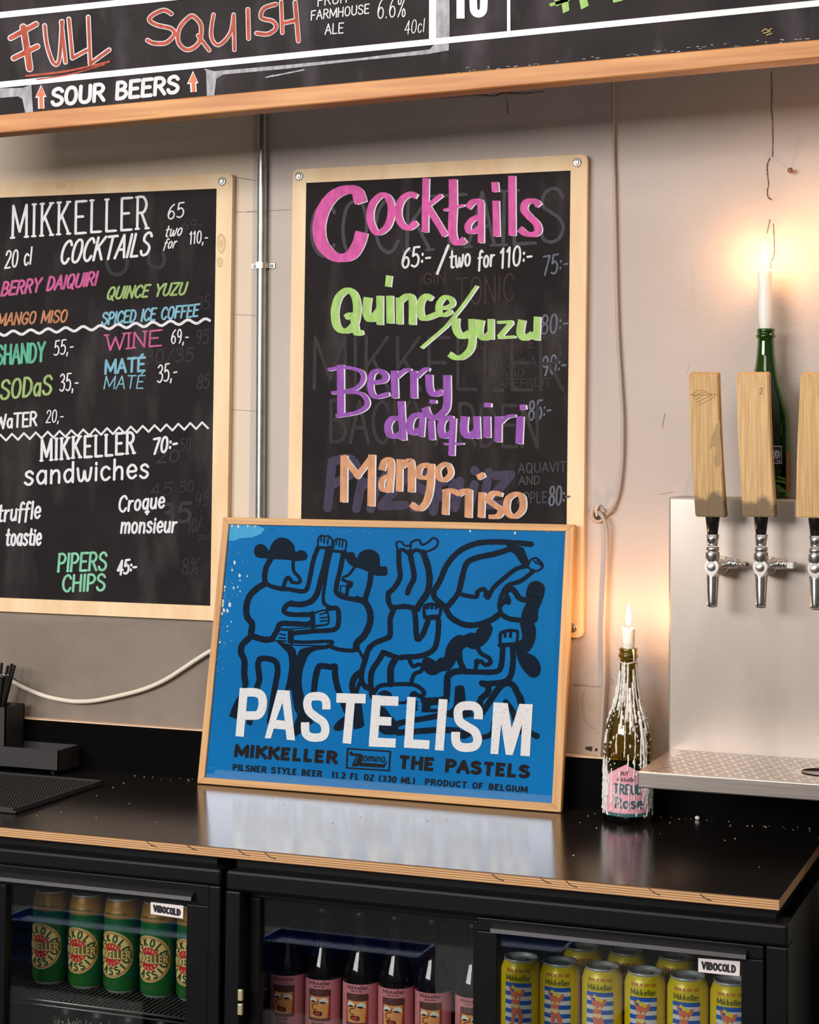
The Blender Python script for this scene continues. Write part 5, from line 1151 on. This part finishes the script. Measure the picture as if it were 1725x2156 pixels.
d.arc_text('ISKOLD', c0, R0*.56, 160, 20, .0122, .0030, 4, 4); d.arc_text('CLASSIC', c0, R0*.855, 200, 340, .0122, .0030, 4, 4, inward=True)
d.arc_text('VIENNA', c0, R0*.335, 142, 38, .0042, .0008, 4, 0); d.arc_text('LAGER', c0, R0*.45, 222, 318, .0042, .0008, 4, 0, inward=True)
d.text('SINCE TASTE', (-.012, .0195), (.014, .0195), .0016, .0004, lay=3, mi=3, up=(0, .0016), cap=False)
d.done('round_emblem', [M_CCREAM, M_CRED, M_CBROWN, M_COLIVE, M_CDGREEN, M_CRED], gc, 'cream and red round emblem with a lettered band')
d = Draw(CYL((0, 0, 0), lambda v: .0316, 0)); d.text('COLD SMOOTH GOLDEN LAGER', (-.026, .1395), (.026, .1395), .0026, .0006, lay=6, mi=0, up=(0, .0026), cap=False); d.done('shoulder_lettering', M_CDGREEN, gc)
place = []
for i, (px, py) in enumerate(((109, 1885), (185, 1893), (259, 1905), (336, 1925))):
    p = W(px, py, CY); place.append((p.x, CY))
dx = [place[i+1][0]-place[i][0] for i in range(3)]
glab = ['green can with round cream emblem, leftmost on the wire shelf', 'green can with round cream emblem, second from the left on the shelf', 'green can with round cream emblem, third on the shelf', 'green can with round cream emblem, under the left white badge']
GRG = 'green cans on the left cooler shelf'
CROT = -.10
for i, (x, y) in enumerate(place):
    if i == 0: gc.location = (x, y, gz); gc.rotation_euler = (0, 0, CROT); gc['label'] = glab[0]; gc['group'] = GRG
    else: dup(gc, (x, y, gz), CROT+.02*(i % 2), glab[i], GRG)
dup(gc, (place[3][0]+.070, CY+.004, gz), CROT, 'green can half hidden behind the right door edge of the left cooler', GRG)
for i in range(3): dup(gc, (place[i][0]+.032, CY+.075, gz), CROT, ['green can standing in the second row between the first two', 'green can standing in the second row between the middle two', 'green can standing in the second row near the white badge'][i], GRG)
# yellow can
M_CYEL = mat('can_yellow', (226, 200, 16), .33, metal=.1); M_CBLUE = mat('can_blue', (22, 88, 176), .5); M_CWHITE = mat('can_white', (216, 212, 208), .5); M_SKIN = mat('can_skin', (214, 112, 82), .5); M_HAIR = mat('can_hair', (232, 200, 20), .5); M_BIKINI = mat('can_bikini', (228, 206, 138), .5); M_COR = mat('can_orange_text', (206, 120, 24), .5); M_CTXT = mat('can_text', (74, 84, 34), .5)
yc = thing('beer_can', 'yellow can', 'can', (0, 0, 0)); hY = .166
can_body(yc, [(([(.030, .006), (.0330, .012), (.0330, .146), (.0318, .151), (.0285, .1595), (.0270, .1618)], 0), 0)], [M_CYEL], hY)
def RY(v): return .0330 if v < .146 else .0330-(v-.146)*.30
d = Draw(CYL((0, 0, 0), RY, 0), .006); s = 1.13e-4
zz0 = .131
q = lambda p: ((p[0]-750)*s, zz0-(p[1]-680)*s)
d.rect(-.0226, .010, .0226, zz0, 1, 0, 12, 4)
for i in range(9): d.rect(-.0226, zz0-.0070-.0140*i, .0226, max(.010, zz0-.0140*i), 2, 1, 12, 1)
d.fill('605,735 645,735 670,775 700,790 740,800 790,815 805,775 850,765 856,790 825,860 785,895 775,1000 800,1050 825,1120 830,1170 805,1280 795,1360 740,1360 760,1270 765,1180 745,1095 715,1180 690,1270 650,1370 590,1365 640,1240 670,1170 655,1010 668,890 640,820', q, 3, 2)
d.fill('640,760 690,760 690,800 660,790', q, 4, 1); d.fill('665,712 690,718 730,748 800,780 802,808 775,822 730,790 668,750', q, 5, 3); d.fill('690,868 666,915 718,918', q, 4, 4); d.fill('760,868 722,918 782,912', q, 4, 4); d.fill('655,980 780,980 782,1015 740,1045 655,1015', q, 4, 4)
d.text('Mikkeller', (-.0205, .1345), (.0205, .1345), .0085, .0011, lay=3, mi=5, up=(0, .0085), cap=False)
d.text('DRINK IN THE SUN', (-.0195, .1485), (.0195, .1485), .0034, .0011, lay=3, mi=6, up=(0, .0034), cap=False)
d.done('printed_picture', [M_CWHITE, M_CBLUE, M_SKIN, M_HAIR, M_BIKINI, M_CTXT, M_COR], yc, 'blue and white striped picture of a sunbather')
ylab = ['yellow can with striped picture, leftmost in front, cut by the door stile', 'yellow can with striped picture, second in the front row', 'yellow can with striped picture, third in the front row', 'yellow can with striped picture, fourth in the front row', 'yellow can with striped picture, fifth in the front row left of the white badge', 'yellow can with striped picture, directly under the white badge']
YG = 'yellow cans in the right cooler'
ys = []
for i, px in enumerate((1098, 1180, 1269, 1359, 1449, 1540)):
    p = W(px, 2022+(px-1180)*.13, CY)
    ys.append(p.x)
for i, x in enumerate(ys):
    if i == 0: yc.location = (x, CY, yz); yc.rotation_euler = (0, 0, .13); yc['label'] = ylab[0]; yc['group'] = YG
    else: dup(yc, (x, CY, yz), .13-.01*(i % 3), ylab[i], YG)
for px, l in ((1228, 'yellow can in the back row behind the gap of the second and third'), (1320, 'yellow can in the back row behind the gap of the third and fourth'), (1424, 'yellow can in the back row, rightmost, beside the white badge')):
    x = W(px, 2012, CY+.105).x; dup(yc, (x, CY+.105, yz), .13, l, YG)
# pink label bottles
M_BBROWN = mat('bottle_brown_glass', (26, 18, 12), .05, trans=.35, ior=1.5); M_BPINK = mat('label_rose', (206, 126, 132), .55, noise=.05, nscale=200); M_BFACE = mat('label_face', (222, 148, 86), .5); M_BHAIR = mat('label_dark_brown', (86, 44, 34), .5); M_BRED = mat('label_red', (170, 50, 28), .5); M_BWHT = mat('label_eye_white', (226, 220, 208), .5); M_BLINE = mat('label_line', (50, 28, 24), .5)
pb_ = thing('beer_bottle', 'pink', 'bottle', (0, 0, 0))
bp = [(.027, 0), (.0300, .003), (.0305, .01), (.0305, .118), (.0295, .128), (.0250, .142), (.0190, .156), (.0145, .172), (.0130, .190), (.0126, .218), (.0135, .219), (.0138, .226), (.0130, .228)]
bm = B(); lathe(bm, bp, (0, 0, 0), 40); obj('glass', bm, M_BBROWN, pb_, smooth=True)
bm = B(); lathe(bm, [(.0146, .219), (.0150, .2205), (.0142, .229), (.0125, .231), (.001, .2315)], (0, 0, 0), 30); obj('crown_cap', bm, mat('crown_cap', (40, 36, 40), .35, metal=.7), pb_)
lb, lt = .024, .113
d = Draw(CYL((0, 0, 0), lambda v: .0305, 0), .006); d.rect(-.055, lb, .055, lt, 1, 0, 28, 3)
k = .0390/320; q = lambda p: ((p[0]-275)*k, lt-(p[1]-685)*k+.0005)
d.rect(*q((115, 1245)), *q((435, 815)), 2, 2, 8, 1); d.rect(*q((128, 1245)), *q((435, 900)), 3, 3, 8, 1)
d.fill('140,905 405,905 408,1000 398,1120 388,1205 140,1205 132,1000', q, 4, 1); d.fill('118,825 432,822 432,905 330,915 220,915 118,900', q, 5, 2); d.fill('115,1200 220,1215 330,1215 430,1205 430,1245 330,1252 220,1252 115,1240', q, 5, 2)
d.fill('~140,985 148,945 190,925 235,950 240,975 190,998', q, 6, 4); d.fill('~275,985 300,945 345,930 390,955 395,1000 335,998', q, 6, 4); d.fill('~150,988 190,970 230,985 195,1000', q, 7, 5); d.fill('~278,992 320,980 370,1000 325,1010', q, 7, 5)
d.strokes('~262,965 245,1010 200,1020 175,1045 185,1085 215,1095 240,1085', 11*k, q, 6, 5); d.fill('~188,1130 210,1110 260,1112 305,1122 318,1150 300,1180 250,1182 200,1165', q, 6, 5); d.fill('~208,1135 250,1120 285,1130 295,1155 260,1170 215,1160', q, 7, 3)
d.text('Mikkeller', q((125, 755)), q((425, 755)), .0058, .0009, lay=3, mi=5, up=(0, .0058), cap=False); d.text('Hallo Ich Bin', q((190, 790)), q((345, 790)), .0024, .0004, lay=3, mi=5, up=(0, .0024), cap=False)
d.text('Berliner', q((165, 1300)), q((345, 1300)), .0046, .0009, lay=3, mi=5, up=(0, .0046), cap=False); d.text('Weisse', q((180, 1352)), q((330, 1352)), .0044, .0009, lay=3, mi=5, up=(0, .0044), cap=False)
d.done('paper_label', [M_BPINK, M_BFACE, M_BHAIR, M_BRED, M_BWHT, M_BLINE], pb_, 'pink label with a drawn face')
pz = W(606, 2056, CY-.0305).z-lt
pl = ['pink-labelled bottle, leftmost in the middle pane', 'pink-labelled bottle, second from the left', 'pink-labelled bottle, third from the left', 'pink-labelled bottle, fourth from the left', 'pink-labelled bottle, fifth and second from the right', 'pink-labelled bottle, rightmost and cut by the door stile']
PG = 'pink-labelled bottles in the middle pane'
for i, px in enumerate((606, 681, 760, 835, 913, 998)):
    x = W(px, 2100, CY).x
    if i == 0: pb_.location = (x, CY, pz); pb_.rotation_euler = (0, 0, .16); pb_['label'] = pl[0]; pb_['group'] = PG
    else: dup(pb_, (x, CY, pz), .16+.015*(i % 2), pl[i], PG)
XM = (W(1016, 2050, -.45).x)
bm = B(); x1_ = XM-.012; z = pz
tube(bm, [(XR0+.0135, -.50, z-.006), (x1_, -.50, z-.006)], .0028, 8)
n = int((x1_-XR0-.0135)/.02)
for i in range(n+1): xx = XR0+.0135+i*.02; tube(bm, [(xx, -.502, z-.0018), (xx, -.085, z-.0018)], .0017, 6)
obj('wire_shelf', bm, mat('shelf_wire_low', (110, 110, 108), .35, metal=.9), CR)
# cola bottles on the lower shelf of the left cooler
kb = thing('cola_can', 'cola', 'can', (0, 0, 0))
bm = B(); lathe(bm, [(.024, 0), (.0270, .002), (.0305, .010), (.0305, .118), (.0296, .124), (.0262, .133), (.0258, .135), (.0245, .1345), (.0235, .130), (.001, .130)], (0, 0, 0), 36); obj('can_wall', bm, mat('cola_black', (18, 16, 16), .3, metal=.3), kb, smooth=True)
d = Draw(CYL((0, 0, 0), lambda v: .0305, 0)); d.text('fritz-kola', (-.033, .098), (.026, .098), .016, .0014, lay=2, up=(0, .016), cap=False); d.done('lettering', mat('cola_white', (176, 172, 164), .6), kb, 'white lettering')
kp = [(165, 2126, -.44), (236, 2133, -.44), (290, 2145, -.44), (345, 2150, -.44), (200, 2112, -.36), (262, 2118, -.36)]
kl = ['dark cola can below the second green can', 'dark cola can below the third green can', 'dark cola can below the gap of third and fourth green cans', 'dark cola can below the fourth green can', 'dark cola can in the second low row, left', 'dark cola can in the second low row, right']
kz = gz-.162
kx = [W(150, 2131, -.44).x+.064*i for i in range(4)]+[W(150, 2131, -.44).x+.032+.064*i for i in range(2)]
for i in range(6):
    lc = (kx[i], -.44 if i < 4 else -.375, kz if True else 0)
    if i == 0: kb.location = lc; kb.rotation_euler = (0, 0, .3); kb['label'] = kl[0]; kb['group'] = 'dark cola cans on the low shelf'
    else: dup(kb, lc, .3+.05*i, kl[i], 'dark cola cans on the low shelf')
shelf(CL, lx0+.0135, XL1-.0135, kz, 'lower silver wire shelf')
# low bench and blue crates across the bar, outside the view, seen only as reflections in the cooler glass
bn = thing('bar_bench', 'dark low bench facing the coolers, seen only mirrored in their glass', 'bench', (-1.6, -1.4, 0))
bm = B(); box(bm, (-2.9, -1.65, .42), (-.9, -1.19, .462), .004); obj('bench_top', bm, M_COOL, bn)
for sx in (-2.85, -1.9, -.98):
    bm = B(); box(bm, (sx, -1.60, 0), (sx+.04, -1.24, .42), .003); obj('bench_leg', bm, M_COOL, bn)
M_TRAYB = mat('tray_blue', (24, 92, 200), .5)
for x0, x1, l in ((-1.64, -1.29, 'shallow blue plastic tray with a hand slot, in the middle of the low bench'), (-2.22, -1.72, 'longer shallow blue plastic tray with a hand slot, at the left of the low bench'), (-1.16, -.98, 'short tall blue plastic tray at the right end of the low bench')):
    h = .095 if x0 < -1.2 else .15; z = .4625
    t = thing('plastic_tray', l, 'tray', ((x0+x1)/2, -1.25, z), 'blue trays across the bar'); bm = B(); xm = (x0+x1)/2-.03
    box(bm, (x0, -1.206, z), (x1, -1.20, z+h*.45)); box(bm, (x0, -1.206, z+h*.75), (x1, -1.20, z+h)); box(bm, (x0, -1.206, z+h*.4), (xm-.045, -1.20, z+h*.8)); box(bm, (xm+.045, -1.206, z+h*.4), (x1, -1.20, z+h*.8))
    box(bm, (x0, -1.30, z), (x0+.006, -1.206, z+h)); box(bm, (x1-.006, -1.30, z), (x1, -1.206, z+h)); box(bm, (x0, -1.306, z), (x1, -1.30, z+h)); box(bm, (x0, -1.30, z+h-.02), (x1, -1.206, z+h-.012)); box(bm, (x0, -1.30, z), (x1, -1.206, z+.006))
    obj('tray_shell', bm, M_TRAYB, t)
